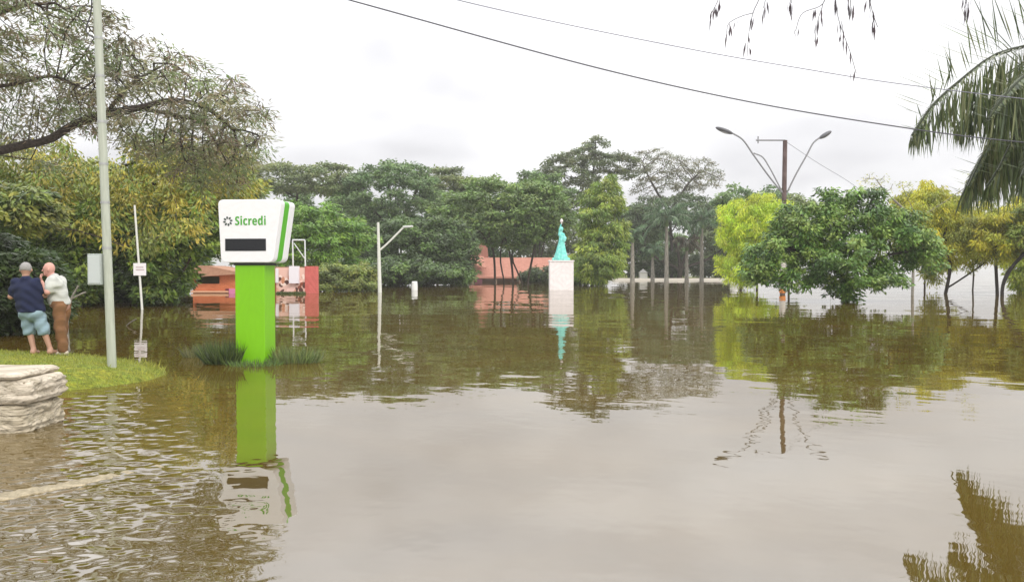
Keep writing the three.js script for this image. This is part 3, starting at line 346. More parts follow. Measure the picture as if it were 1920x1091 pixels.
{ // the near palm: trunk beyond the right edge, long drooping fronds reaching into the view
  const base = G(2140, 18, -0.5), top = W(2140, 55, 18), t = thing('queen_palm', 'palm with long drooping dark green fronds hanging in from the right', 'palm', undefined, base), r = rgen(404);
  const h = top.y - base.y, prof = span(0, h, 16).map(y => new THREE.Vector2(0.19 - 0.05 * y / h + 0.004 * Math.sin(y * 14), y));
  part('trunk', new THREE.LatheGeometry(prof, 14), greyBark, t);
  const leaf = { arm: 0.22, loose: 0.2, len: 1.7, wid: 0.041, n: 175, droop: 0.95, lift: 0.1, stem: 0.035, stemCol: [0.05, 0.065, 0.03], col: [[0.1, 0.14, 0.05], [0.14, 0.19, 0.06], [0.07, 0.1, 0.045], [0.2, 0.22, 0.09]] };
  const loc = (l) => l.map(([x, y, d]) => W(x, y, d).sub(base));
  const near = [[[2140, 55, 18], [2030, 55, 18], [1930, 86, 18], [1860, 106, 18], [1800, 150, 18], [1745, 200, 17.9], [1708, 255, 17.8]],
    [[2140, 55, 18], [2030, 95, 18.6], [1950, 150, 19], [1890, 215, 19.2], [1845, 285, 19.3], [1815, 350, 19.3]],
    [[2140, 55, 18], [2040, 110, 17.4], [1960, 175, 17], [1905, 250, 16.8], [1870, 320, 16.8]],
    [[2140, 55, 18], [2050, 130, 17], [1985, 200, 16.4], [1940, 270, 16], [1915, 330, 15.9]],
    [[2140, 55, 18], [2035, 100, 19.4], [1945, 165, 20], [1870, 245, 20.3], [1825, 320, 20.4], [1805, 365, 20.4]],
    [[2140, 55, 18], [2040, 80, 17.2], [1950, 120, 16.8], [1890, 170, 16.6], [1850, 225, 16.5]],
    [[2140, 55, 18], [2020, 70, 18.8], [1915, 120, 19.3], [1840, 180, 19.5], [1790, 240, 19.6]],
    [[2140, 55, 18], [2050, 110, 18.2], [1965, 190, 18.2], [1890, 290, 18.2], [1850, 350, 18.2]],
    [[2140, 55, 18], [2060, 120, 19.5], [1990, 200, 20.5], [1930, 270, 21]],
    [[2140, 55, 18], [2040, -20, 18.6], [1940, -60, 19.2], [1860, -70, 19.6], [1795, -55, 20], [1755, -25, 20.2]]];
  near.forEach((l, i) => part('frond', frond(r, loc(l), { ...leaf, lift: i === 0 ? 0.24 : 0.04, len: i === 9 ? 1.0 : leaf.len }), leafMat, t));
  for (let i = 0; i < 9; i++) { const m = part('frond', frond(r, arc(-1.3 + i * 0.42, 0.9 - 0.5 * r(), 3.6, 1.9), { ...leaf, n: 50 }), leafMat, t); m.position.y = h; }
}
{ // a tree overhead whose last hanging twigs dip into the top of the view
  const r = rgen(55), t = thing('overhanging_tree', 'bare twigs with hanging dark seed pods dipping in from above', 'tree');
  const A = W(2600, 505, 13), limb = [V(A.x, -0.5, -13), V(A.x - 0.2, 4, -13), W(2350, -180, 13), W(2050, -120, 13.4), W(1800, -100, 13.8), W(1600, -80, 14), W(1450, -70, 14), W(1340, -50, 14)];
  const tw = [[[1412, -66], [1420, 0], [1410, 25], [1402, 60], [1398, 112]], [[1405, 28], [1375, 40], [1362, 50], [1360, 72]], [[1350, -50], [1345, 0], [1332, 28]], [[1560, -78], [1562, 0], [1568, 40], [1590, 100], [1602, 140]], [[1545, -76], [1540, 10], [1500, 30], [1488, 62]], [[1540, 12], [1530, 40], [1524, 82]], [[1620, -82], [1625, 0], [1632, 30], [1641, 55]], [[1585, -80], [1590, 5], [1588, 40]], [[1430, -68], [1432, 0], [1428, 20]], [[1470, -72], [1478, 0], [1480, 10]], [[1640, -84], [1700, -60], [1805, -10], [1802, 20]]];
  const nd = grow([limb, ...tw.map(l => l.map(([x, y]) => W(x, y, 14)))], [], 0.09, 0.1);
  radii(nd, 0.006, 2.6); for (const n of nd) if (n.p.x > W(1900, 0, 14).x) n.r = Math.max(n.r, 0.09);
  part('trunk', branchMesh(nd), bark(0.12, 0.1, 0.1), t);
  const L = new Leaves(4000);
  for (const n of nd) { if (n.r > 0.008 || n.p.y > W(0, -30, 14).y) continue; if (r() < 0.5) { const k = 1 + Math.floor(r() * 2.4); for (let i = 0; i < k; i++) L.add(n.p.x + 0.05 * r.s(), n.p.y - 0.02, n.p.z + 0.05 * r.s(), 0.18 * r.s(), -1, 0.18 * r.s(), r.s(), 0.1, r.s(), 0.14 + 0.2 * r(), 0.026 + 0.02 * r(), 0.07 + 0.02 * r(), 0.06, 0.07); } }
  part('seed_pods', L.geo(), leafMat, t).userData.kind = 'stuff';
}
// ---------------------------------------------------------------- grass
{
  const r = rgen(9), L = new Leaves(16000);
  for (let i = 0; i < 42000; i++) { const x = -13 + r() * 7, z = -11 - r() * 6, y = groundH(x, z); if (y < -0.02) continue; const v = 0.75 + 0.6 * r(), dry = n2(x * 1.2, z * 1.2) * 0.25; L.add(x, y - 0.01, z, 0.7 * r.s(), 1, 0.7 * r.s(), r.s(), 0.3, r.s(), (0.04 + 0.07 * r() * r()) * (y < 0.09 ? 1.2 + 1.6 * r() : 1), 0.012, (0.3 + 0.14 * dry) * v, (0.33 + 0.04 * dry) * v, 0.045 * v); }
  const m = one('grass', L.geo(), leafMat, 'short yellow green grass on the bank under the two men', 'grass'); m.userData.kind = 'stuff';
  const clump = (px, py, d, w, n, h, cols, label, seed) => {
    const q = rgen(seed), t = new Leaves(n), c = G(px, d, 0);
    for (let i = 0; i < n; i++) { const a = q() * 6.283, R = w * Math.sqrt(q()), k = cols[Math.floor(q() * cols.length)], v = 0.7 + 0.6 * q(); t.add(c.x + R * Math.cos(a), -0.05, c.z + R * Math.sin(a) * 0.7, 0.55 * R / w * Math.cos(a) + 0.4 * q.s(), 1, 0.5 * Math.sin(a) + 0.35 * q.s(), q.s(), 0.2, q.s(), h * (0.45 + 0.6 * q()), 0.022, k[0] * v, k[1] * v, k[2] * v); }
    one('grass_clump', t.geo(), leafMat, label, 'grass clump');
  };
  clump(418, 685, 16.2, 0.36, 700, 0.62, [[0.08, 0.13, 0.025], [0.13, 0.18, 0.035], [0.05, 0.08, 0.02]], 'dark green grass tussock left of the green post', 1);
  clump(475, 685, 15.9, 0.5, 300, 0.22, [[0.15, 0.24, 0.04], [0.1, 0.17, 0.04]], 'short grass at the foot of the green post', 2);
  clump(552, 680, 16.4, 0.48, 420, 0.45, [[0.17, 0.23, 0.06], [0.22, 0.25, 0.08], [0.11, 0.16, 0.045]], 'pale thin grass tussock right of the green post', 3);
  clump(372, 668, 17.4, 0.3, 160, 0.42, [[0.2, 0.2, 0.08], [0.12, 0.14, 0.05]], 'dry sparse grass stalks beyond the dark tussock', 4);
}
// ---------------------------------------------------------------- the green and white totem
const font = await new FontLoader().loadAsync('fonts/droid/droid_sans_bold.typeface.json');
function flatText(str, w, h, depth) { const g = new TextGeometry(str, { font, size: 1, depth: 0.01, curveSegments: 6, bevelEnabled: false }); g.computeBoundingBox(); const b = g.boundingBox; g.translate(-b.min.x, -b.min.y, 0); g.scale(w / (b.max.x - b.min.x), h / (b.max.y - b.min.y), depth / 0.01); return g; }
function roundPoly(pts, r) { // closed outline with rounded corners
  const s = new THREE.Shape(), n = pts.length;
  for (let i = 0; i < n; i++) { const p = V(...pts[i], 0), a = V(...pts[(i + n - 1) % n], 0).sub(p).normalize(), b = V(...pts[(i + 1) % n], 0).sub(p).normalize(), A = p.clone().addScaledVector(a, r), B = p.clone().addScaledVector(b, r); if (i) s.lineTo(A.x, A.y); else s.moveTo(A.x, A.y); s.quadraticCurveTo(p.x, p.y, B.x, B.y); }
  s.closePath(); return s;
}
const extr = (s, depth, bevel = 0.012, z = 0) => new THREE.ExtrudeGeometry(s, { depth: depth - 2 * bevel, bevelEnabled: bevel > 0, bevelSize: bevel, bevelThickness: bevel, bevelSegments: 3, curveSegments: 8 }).translate(0, 0, z + bevel);
{
  const t = thing('totem_sign', 'bright green post carrying a white rounded sign with clock display, standing in the water', 'sign', undefined, G(478, 16.4, 0)); t.rotation.y = -0.085;
  const smudge = noiseTex(256, (u, v) => { const a = tile(u, v, 5, 5); return [0.95 + 0.05 * a, 0.95 + 0.05 * a, 0.95 + 0.055 * a]; });
  const green = std(lin(0.19, 0.5, 0.003), 0.35, { map: smudge }), white = std(lin(0.8, 0.8, 0.81), 0.4, { map: smudge });
  part('post', rbox(0.61, 2.7, 0.56, 0.015, 0, 0.64, 0), green, t);
  part('collar', rbox(0.66, 0.05, 0.6, 0.01, 0, 2.005, 0), std(lin(0.02, 0.022, 0.02), 0.6), t);
  const X = 0.045, y0 = 2.04, y1 = 3.29, outline = (i) => roundPoly([[-0.6 + i + X, y0 + i], [0.47 - i + X, y0 + i], [0.655 - i + X, y1 - i], [-0.655 + i + X, y1 - i]], 0.1);
  const sign = part('front_shell', extr(outline(0.012), 0.22, 0.014, 0.14), white, t);
  part('green_band', extr(outline(0.006), 0.27, 0, -0.13), std(lin(0.08, 0.4, 0.01), 0.4), t);
  part('rear_shell', extr(outline(0.012), 0.3, 0.014, -0.43), white, t);
  const z = 0.361;
  const disp = part('clock_display', rbox(0.84, 0.245, 0.02, 0.008, -0.09 + X, 2.39, z), std(lin(0.008, 0.009, 0.012), 0.25), t);
  part('lettering', flatText('Sicredi', 0.63, 0.185, 0.006).translate(-0.3 + X, 2.78, z), std(lin(0.06, 0.33, 0.02), 0.5), t);
  const petals = []; for (let i = 0; i < 8; i++) { const s = new THREE.Shape(); s.moveTo(0.045, -0.006); s.quadraticCurveTo(0.075, -0.034, 0.1, -0.006); s.quadraticCurveTo(0.085, 0.03, 0.045, 0.012); const g = new THREE.ExtrudeGeometry(s, { depth: 0.006, bevelEnabled: false }); g.rotateZ(i * Math.PI / 4 + 0.2); petals.push(g); }
  part('emblem', merge(petals).translate(-0.45 + X, 2.86, z), std(lin(0.05, 0.07, 0.06), 0.5), t);
}
// ---------------------------------------------------------------- poles
{
  const base = V(G(207, 14).x, groundH(G(207, 14).x, -14) - 0.1, -14), top = W(184, -130, 14).sub(base);
  const t = thing('utility_pole', 'tall pale metal pole with strap rings and a grey box, standing on the grass bank', 'pole', undefined, base);
  const galv = noiseTex(256, (u, v) => { const a = tile(u, v, 8, 5); return [0.85 + 0.15 * a, 0.86 + 0.15 * a, 0.83 + 0.16 * a]; });
  const paint = std(lin(0.46, 0.49, 0.42), 0.5, { map: galv }), steel = std(lin(0.4, 0.41, 0.4), 0.4, { metalness: 0.6 });
  part('shaft', rod(V(0, 0, 0), top, 0.076, 0.064, 20), paint, t);
  const at = (py) => top.clone().multiplyScalar((W(0, py, 14).y - base.y) / top.y);
  for (const py of [75, 145, 230, 308, 380, 465]) { const p = at(py); part('strap_ring', rod(p.clone().add(V(0, -0.02, 0)), p.clone().add(V(0, 0.02, 0)), 0.081 - 0.000012 * (700 - py), 0.081 - 0.000012 * (700 - py), 16), steel, t); }
  const p = at(505), bx = part('meter_box', rbox(0.24, 0.54, 0.2, 0.012, p.x - 0.19, p.y, p.z), std(lin(0.42, 0.46, 0.45), 0.55, { map: galv }), t);
  part('box_lid', rbox(0.2, 0.48, 0.012, 0.004, p.x - 0.19, p.y, p.z + 0.105), std(lin(0.47, 0.51, 0.5), 0.5), bx);
  for (const o of [0.16, -0.16]) part('bracket', box(0.12, 0.04, 0.03, p.x - 0.06, p.y + o, p.z), steel, t);
  part('cable', tube([at(75).add(V(-0.08, 0, 0.02)), at(80).add(V(-0.2, 0.16, 0.02)), at(60).add(V(-0.12, 0.3, 0)), at(-40).add(V(-0.07, 0, 0))], 0.012), std(lin(0.03, 0.03, 0.035), 0.6), t);
}
{
  const d = 38, base = G(266, d, -0.5), t = thing('sign_post', 'thin white post with a small square plate standing in the dark water', 'sign post', undefined, base), top = W(253, 385, d).sub(base);
  part('post', rod(V(0, 0, 0), top, 0.055, 0.045, 10), std(lin(0.6, 0.6, 0.55), 0.6), t);
  const c = W(262.5, 505, d).sub(base);
  const plate = part('plate', rbox(0.6, 0.58, 0.03, 0.012, c.x, c.y, c.z + 0.07), std(lin(0.75, 0.72, 0.73), 0.5), t);
  part('print', merge([box(0.36, 0.05, 0.004, c.x, c.y + 0.1, c.z + 0.0875), box(0.4, 0.05, 0.004, c.x + 0.02, c.y - 0.02, c.z + 0.0875)]), std(lin(0.45, 0.35, 0.36), 0.6), plate);
}
{
  const d = 66, t = thing('street_lamp', 'white single arm lamp post in front of the olive hedge', 'street lamp', undefined, G(712, d, -0.5)), l = (x, y) => W(x, y, d).sub(t.position);
  const m = std(lin(0.6, 0.61, 0.55), 0.5);
  part('pole', rod(V(0, 0, 0), l(709, 417), 0.17, 0.1, 14), m, t);
  part('arm', tube([l(711, 470), l(728, 455), l(745, 438), l(756, 427)], 0.075), m, t);
  part('lamp_head', rbox(0.85, 0.16, 0.3, 0.06).rotateZ(0.06).translate(...l(765, 425).toArray()), std(lin(0.55, 0.56, 0.54), 0.4), t);
}
{
  const d = 61, t = thing('street_lamp', 'tall brown lamp post with two curved arms beside the round tree', 'street lamp', undefined, G(1468, d, -0.5)), l = (x, y, z = 0) => W(x, y, d).sub(t.position).add(V(0, 0, z));
  const band = noiseTex(256, (u, v) => { const a = tile(u, v, 9, 4), b = Math.sin(v * 50) > 0.75 ? 0.25 : 0; return [clamp(0.75 + 0.3 * a + b), clamp(0.72 + 0.3 * a + b), clamp(0.7 + 0.3 * a + b)]; });
  part('pole', rod(V(0, 0, 0), l(1470.5, 264), 0.21, 0.17, 4), std(lin(0.15, 0.105, 0.1), 0.85, { map: band }), t);
  part('painted_base', rod(l(1468, 545), l(1468, 470), 0.23, 0.22, 12), std(lin(0.66, 0.64, 0.6), 0.7, { map: band }), t);
  part('orange_band', rod(l(1468, 549), l(1468, 541), 0.24, 0.24, 12), std(lin(0.6, 0.2, 0.04), 0.7), t);
  const grey = std(lin(0.22, 0.22, 0.23), 0.45), dark = std(lin(0.1, 0.1, 0.11), 0.5);
  part('arm', tube([l(1466, 362), l(1440, 330), l(1412, 292), l(1390, 262), l(1370, 250)], 0.062), grey, t);
  part('arm', tube([l(1466, 360), l(1440, 312), l(1428, 295), l(1412, 288)], 0.05), grey, t);
  part('arm', tube([l(1473, 366), l(1490, 330), l(1512, 290), l(1524, 268), l(1537, 258)], 0.062), grey, t);
  const head = (a, b) => { const p = a.clone().add(b).multiplyScalar(0.5), g = new THREE.SphereGeometry(1, 16, 10); g.scale(a.distanceTo(b) / 2, 0.17, 0.26); g.rotateZ(Math.atan2(b.y - a.y, b.x - a.x)); g.translate(p.x, p.y, p.z); const h = part('lamp_head', g, dark, t); const q = new THREE.SphereGeometry(1, 12, 8); q.scale(a.distanceTo(b) / 3.4, 0.1, 0.18); q.rotateZ(Math.atan2(b.y - a.y, b.x - a.x)); q.translate(p.x, p.y - 0.1, p.z); part('glass_cover', q, std(lin(0.35, 0.35, 0.36), 0.25), h); };
  head(l(1340, 240), l(1373, 252)); head(l(1534, 261), l(1557, 247));
  part('crossbar', merge([rod(l(1416, 264), l(1470, 264), 0.06, 0.06, 8), rod(l(1420, 257), l(1420, 270), 0.05, 0.05, 8)]), grey, t);
}
{ // overhead wires between two poles that stand outside the view
  const black = std(lin(0.06, 0.06, 0.075), 0.6), pl = std(lin(0.2, 0.19, 0.18), 0.9, { map: barkTex });
  const mk = (px, d, top, label) => { const b = G(px, d, -0.6), h = W(px, top, d).y + 1.1, t = thing('wire_pole', label, 'pole', undefined, b); part('pole', rod(V(0, 0, 0), V(0, h, 0), 0.2, 0.13, 14), pl, t); part('crossarm', box(1.6, 0.12, 0.1, 0, h - 0.5, 0.16), pl, t); };
  mk(-300, 13, -262, 'concrete pole holding the wires on the side of the big feathery tree'); mk(2230, 15.5, 150, 'concrete pole holding the wires beside the drooping palm');
  one('overhead_wire', tube([W(-300, -262, 13), W(200, -118, 13.2), W(640, 0, 13.5), W(1140, 135, 14), W(1420, 196, 14.4), W(1675, 238, 14.8), W(1830, 259, 15), W(2230, 295, 15.5)], 0.0115, 120, 6), black, 'thick lower wire sagging across the sky above the lamp post', 'wire');
  one('overhead_wire', tube([W(-300, -330, 13.1), W(400, -125, 13.6), W(840, 0, 14), W(1280, 93, 14.5), W(1500, 131, 14.8), W(1680, 159, 15), W(2230, 222, 15.5)], 0.008, 120, 6), std(lin(0.2, 0.2, 0.25), 0.6), 'thin upper wire crossing the sky above the thick one', 'wire');
  one('service_wire', tube([W(1474, 268, 61), W(1530, 305, 62), W(1590, 341, 63), W(1650, 385, 64), W(1712, 425, 58.2)], 0.018, 40, 6), std(lin(0.25, 0.25, 0.27), 0.6), 'faint wire slanting down from the brown lamp post', 'wire');
}
// ---------------------------------------------------------------- buildings
{
  const d = 64, s = d / F, t = thing('brick_kiosk', 'low orange brick kiosk with painted mural wall standing in the flood', 'building', undefined, G(480, d, -0.4)), x = (px) => (px - 480) * s, y = (py) => W(0, py, d).y + 0.4;
  const brick = noiseTex(512, (u, v) => { const a = tile(u, v, 7, 5), row = (v * 40) % 1, col = (u * 16 + (Math.floor(v * 40) % 2) * 0.5) % 1, j = row < 0.14 || col < 0.07 ? 0.12 : 0; return [clamp(0.8 + 0.16 * a + j), clamp(0.8 + 0.2 * a + j), clamp(0.8 + 0.22 * a + j)]; }); brick.repeat.set(0.5, 0.5);
  const orange = std(lin(0.66, 0.2, 0.085), 0.9, { map: brick }), tiles = std(lin(0.46, 0.25, 0.16), 0.9, { map: brick }), pink = std(lin(0.62, 0.14, 0.12), 0.9, { map: brick }), olive = std(lin(0.13, 0.12, 0.04), 0.9, { map: brick }), cream = std(lin(0.6, 0.33, 0.2), 0.85);
  const wall = (a, b, p, q, z, th, m, n = 'wall', par = t) => part(n, box((b - a) * s, y(p) - y(q), th, (x(a) + x(b)) / 2, (y(p) + y(q)) / 2, z), m, par);
  // left porch: walls round an opening, ledge, sloping tiled roof
  wall(362, 366, 516, 552 + 16, 0, 0.3, orange); wall(366, 412, 532, 568, 0, 0.28, orange); wall(366, 412, 513, 518, 0, 0.28, orange); wall(412, 470, 510, 568, 0, 0.29, orange);
  wall(364, 414, 517, 533, -1.6, 0.1, olive, 'window'); wall(360, 430, 545, 548.5, 0.2, 0.26, cream, 'ledge');
  const roof = part('roof', new THREE.ExtrudeGeometry(new THREE.Shape([[x(357), y(520)], [x(374), y(499)], [x(400), y(499)], [x(448), y(509)], [x(448), y(514)]].map(p => new THREE.Vector2(...p))), { depth: 4.2, bevelEnabled: false }).translate(0, 0, -3.4), tiles, t);
  for (let i = 0; i < 9; i++) part('roof_tile', rbox(0.2, 0.07, 4.2, 0.03, x(378 + i * 7.6), y(500 + (i > 2 ? (i - 2) * 1.65 : 0) - 1), -1.28), tiles, roof);
  wall(430, 441, 541, 568, 0.18, 0.1, std(lin(0.6, 0.2, 0.35), 0.8), 'pink_door'); wall(424, 430, 541, 568, 0.2, 0.16, std(lin(0.14, 0.02, 0.03), 0.8), 'door_frame');
  // right: mural wall and red wall
  const mural = document.createElement('canvas'); mural.width = 256; mural.height = 256; { const c = mural.getContext('2d'), r = rgen(64); c.fillStyle = '#e3bfb0'; c.fillRect(0, 0, 256, 256); for (let i = 0; i < 46; i++) { c.fillStyle = ['#8a4a34', '#f0dfd2', '#c58a68', '#d8a58e', '#5d3a30', '#f3cfc4'][Math.floor(r() * 6)]; c.beginPath(); c.ellipse(r() * 256, 60 + r() * 160, 8 + r() * 26, 6 + r() * 14, r() * 3, 0, 7); c.fill(); } }
  const mt = new THREE.CanvasTexture(mural); mt.colorSpace = THREE.SRGBColorSpace;
  wall(519, 573, 502, 568, 0.1, 0.3, std(lin(0.9, 0.85, 0.85), 0.85, { map: mt }), 'mural_wall'); wall(573, 597, 499, 568, 0.16, 0.3, pink, 'red_wall'); wall(470, 511, 505, 568, -0.4, 0.3, orange);
  wall(545, 563, 499, 531, 0.42, 0.32, std(lin(0.72, 0.68, 0.72), 0.7), 'white_panel');
  wall(519, 524, 503, 530, 0.36, 0.2, std(lin(0.7, 0.66, 0.68), 0.7), 'corner_post'); wall(440, 568, 503, 568, -3.2, 0.3, orange, 'rear_wall'); wall(508, 570, 500.5, 502, -1.4, 3.2, tiles, 'flat_roof');
  const g2 = thing('weed_strip', 'strip of green weeds along the foot of the mural wall', 'weeds', undefined, G(545, 63, 0)); const L = new Leaves(900), r = rgen(3); for (let i = 0; i < 900; i++) L.add(r.s() * 1.1, -0.04, 0.2 * r.s(), r.s(), 0.9, r.s(), r.s(), 0.4, r.s(), 0.12 + 0.18 * r(), 0.05, 0.07 + 0.05 * r(), 0.12 + 0.05 * r(), 0.03); part('leaves', L.geo(), leafMat, g2);
  const f = thing('metal_frame', 'white upright metal frame rising behind the mural wall', 'frame', undefined, G(562, 66, -0.5)), l = (px, py) => W(px, py, 66).sub(f.position), wm = std(lin(0.62, 0.66, 0.66), 0.5);
  for (const px of [550, 573]) part('upright', rod(V(l(px, 0).x, 0, 0), l(px - 1.5, 450), 0.07, 0.06, 8), wm, f);
  part('top_bar', rod(l(548.5, 450), l(571.5, 450), 0.06, 0.06, 8), wm, f); part('brace', rod(l(551, 456), l(572, 486), 0.04, 0.04, 8), wm, f);
}
{
  const d = 122, s = d / F, t = thing('tiled_house', 'low house with salmon tiled roof behind the many stemmed tree', 'house', undefined, G(965, d, -0.4)), x = (px) => (px - 965) * s, y = (py) => W(0, py, d).y + 0.4;
  const tileTex = noiseTex(256, (u, v) => { const a = tile(u, v, 6, 5), k = 0.06 * Math.sin(u * 6.283 * 20); return [clamp(0.86 + 0.14 * a + k), clamp(0.84 + 0.18 * a + k), clamp(0.82 + 0.2 * a + k)]; });
  const roofM = std(lin(0.48, 0.22, 0.165), 0.9, { map: tileTex }), wallM = std(lin(0.3, 0.2, 0.15), 0.9);
  const slab = (a, b, c, e, z0, z1, m, n, th = 0.25) => { const A = V(x(a[0]), y(a[1]), z0), B = V(x(b[0]), y(b[1]), z0), C = V(x(c[0]), y(c[1]), z1), D = V(x(e[0]), y(e[1]), z1), dn = V(0, -th, 0), q = [A, B, C, D, ...[A, B, C, D].map(p => p.clone().add(dn))]; const g = new THREE.BufferGeometry().setFromPoints(q); g.setAttribute('uv', new THREE.Float32BufferAttribute([0, 0, 3, 0, 3, 1, 0, 1, 0, 0, 3, 0, 3, 1, 0, 1], 2)); g.setIndex([0, 1, 2, 0, 2, 3, 4, 6, 5, 4, 7, 6, 0, 4, 5, 0, 5, 1, 1, 5, 6, 1, 6, 2, 2, 6, 7, 2, 7, 3, 3, 7, 4, 3, 4, 0]); const k = g.toNonIndexed(); k.computeVertexNormals(); return part(n, k, m, t); };
  slab([880, 519], [1076, 519], [1070, 482], [884, 482], 0, -5, roofM, 'roof');
  slab([876, 492], [912, 502], [906, 480], [882, 478], 0.4, -3, roofM, 'porch_roof', 0.18);
  part('wall', box(x(1068) - x(888), y(516) - y(548), 4, (x(888) + x(1068)) / 2, (y(516) + y(548)) / 2, -3), wallM, t);
  const gs = new THREE.Shape([[x(884), y(484)], [x(914), y(484)], [x(912), y(462)], [x(900), y(452)], [x(888), y(460)]].map(p => new THREE.Vector2(...p)));
  part('gable', new THREE.ExtrudeGeometry(gs, { depth: 0.4, bevelEnabled: false }).translate(0, 0, -5.4), std(lin(0.42, 0.19, 0.15), 0.9, { map: tileTex }), t);
  part('pink_door', box(1.1, 1.5, 0.1, x(897), y(533), -0.94), std(lin(0.75, 0.3, 0.45), 0.8), t);
  for (const px of [886, 930, 975, 1020, 1064]) part('pillar', box(0.3, 1.6, 0.3, x(px), y(528), -0.4), std(lin(0.34, 0.24, 0.18), 0.9), t);
}
structure('bank_kerb', merge([box((1385 - 1148) / F * 140, 0.4, 0.5, (1266 - 960) / F * 140, 0.16, -140)]), std(lin(0.66, 0.62, 0.55), 0.9));
for (const [px, w, h, label] of [[1206, 1.4, 1.3, 'small white box like hut seen between the palm trunks'], [1376, 1.6, 1.9, 'small white peaked tent at the right end of the far bank']]) {
  const t = thing('white_hut', label, 'hut', undefined, G(px, 145, 0)); const m = std(lin(0.78, 0.76, 0.75), 0.7);
  part('wall', box(w, h, 1.2, 0, h / 2, 0), m, t); part('roof', new THREE.ConeGeometry(w * 0.8, h * 0.55, 4).rotateY(Math.PI / 4).translate(0, h * 1.27, 0), m, t);
}
{
  const t = thing('white_bin', 'small white drum poking out of the water near the dark trees', 'drum', undefined, G(777, 74, -0.3)); const m = std(lin(0.72, 0.72, 0.7), 0.5);
  part('body', new THREE.LatheGeometry([[0.26, 0], [0.29, 0.1], [0.28, 0.5], [0.29, 0.55], [0.27, 0.95], [0.25, 1.0]].map(a => new THREE.Vector2(...a)), 16), m, t); part('lid', new THREE.CylinderGeometry(0.22, 0.28, 0.1, 16).translate(0, 1.05, 0), m, t);
}
// ---------------------------------------------------------------- statue
{
  const d = 75, t = thing('statue', 'turquoise statue of a robed woman with raised arm on a tall white pedestal', 'statue', undefined, G(1052, d, -0.6));
  const stain = noiseTex(256, (u, v) => { const a = tile(u, v, 5, 5); return [clamp(0.9 + 0.14 * a), clamp(0.88 + 0.14 * a), clamp(0.88 + 0.14 * a)]; });
  const h = W(0, 487, d).y + 0.6, ped = std(lin(0.84, 0.8, 0.79), 0.8, { map: stain });
  part('pedestal', merge([rbox(2.2, h - 0.1, 2.0, 0.04, 0, (h - 0.1) / 2, 0), rbox(2.34, 0.12, 2.14, 0.03, 0, h - 0.12, 0)]), ped, t);
  const f = (x, y, z) => {
    let q = cap(x, y, z, [0, 0.25, 0], [0.05, 1.75, 0], 0.7, 0.27);                              // robe
    const a = Math.atan2(z, x), fold = 0.04 * Math.sin(a * 13 + y * 1.3) * sm(2.1, 0.3, y) + 0.03 * Math.sin(a * 7 - y * 2.2); q -= fold;
    q = smin(q, cap(x, y, z, [0.05, 1.7, 0], [0.02, 2.3, 0], 0.27, 0.24), 0.15);                  // torso
    q = smin(q, cap(x, y, z, [-0.2, 2.35, 0], [0.26, 2.35, 0], 0.13, 0.13), 0.1);
    q = smin(q, cap(x, y, z, [0.02, 2.4, 0], [0.04, 2.7, 0.03], 0.13, 0.11), 0.06);
    q = smin(q, ellip(x, y, z, [0.05, 2.83, 0.04], [0.17, 0.22, 0.19]), 0.05);                    // head
    q = smin(q, ellip(x, y, z, [0.05, 2.92, -0.03], [0.2, 0.16, 0.2]), 0.04);
    q = smin(q, cap(x, y, z, [0.05, 2.82, 0.2], [0.05, 2.78, 0.25], 0.03, 0.03), 0.03);
    q = smin(q, cap(x, y, z, [-0.2, 2.35, 0], [-0.17, 2.8, 0.05], 0.11, 0.09), 0.06);            // raised arm
    q = smin(q, cap(x, y, z, [-0.17, 2.8, 0.05], [0.0, 3.3, 0.08], 0.09, 0.07), 0.05);
    q = smin(q, cap(x, y, z, [0.26, 2.35, 0], [0.48, 2.0, 0.15], 0.11, 0.1), 0.08);             // bent arm
    q = smin(q, cap(x, y, z, [0.48, 2.0, 0.15], [0.2, 1.85, 0.32], 0.1, 0.07), 0.06);
    q = smin(q, cap(x, y, z, [-0.85, 0.06, 0], [0.85, 0.06, 0], 0.14, 0.14), 0.1);
    return smin(q, ellip(x, y, z, [0.35, 1.9, 0.28], [0.18, 0.26, 0.09]), 0.06);
  };
  const body = sdfMesh(f, [-1.1, -0.12, -1], [1.1, 3.5, 1], 0.045).scale(0.86, 1, 0.86).translate(0, h, 0);
  const pat = noiseTex(256, (u, v) => { const a = tile(u, v, 4, 5); return [clamp(0.55 + 0.5 * a), clamp(0.85 + 0.2 * a), clamp(0.85 + 0.2 * a)]; }); pat.repeat.set(0.6, 0.6);
  part('figure', body, std(lin(0.36, 0.74, 0.66), 0.7, { map: pat }), t);
  part('held_object', new THREE.LatheGeometry([[0.0, -0.15], [0.06, -0.1], [0.07, 0.06], [0.16, 0.12], [0.13, 0.26], [0.06, 0.36], [0, 0.42]].map(a => new THREE.Vector2(...a)), 12).translate(0.04, h + 3.42, 0.08), std(lin(0.72, 0.66, 0.66), 0.6), t);
}
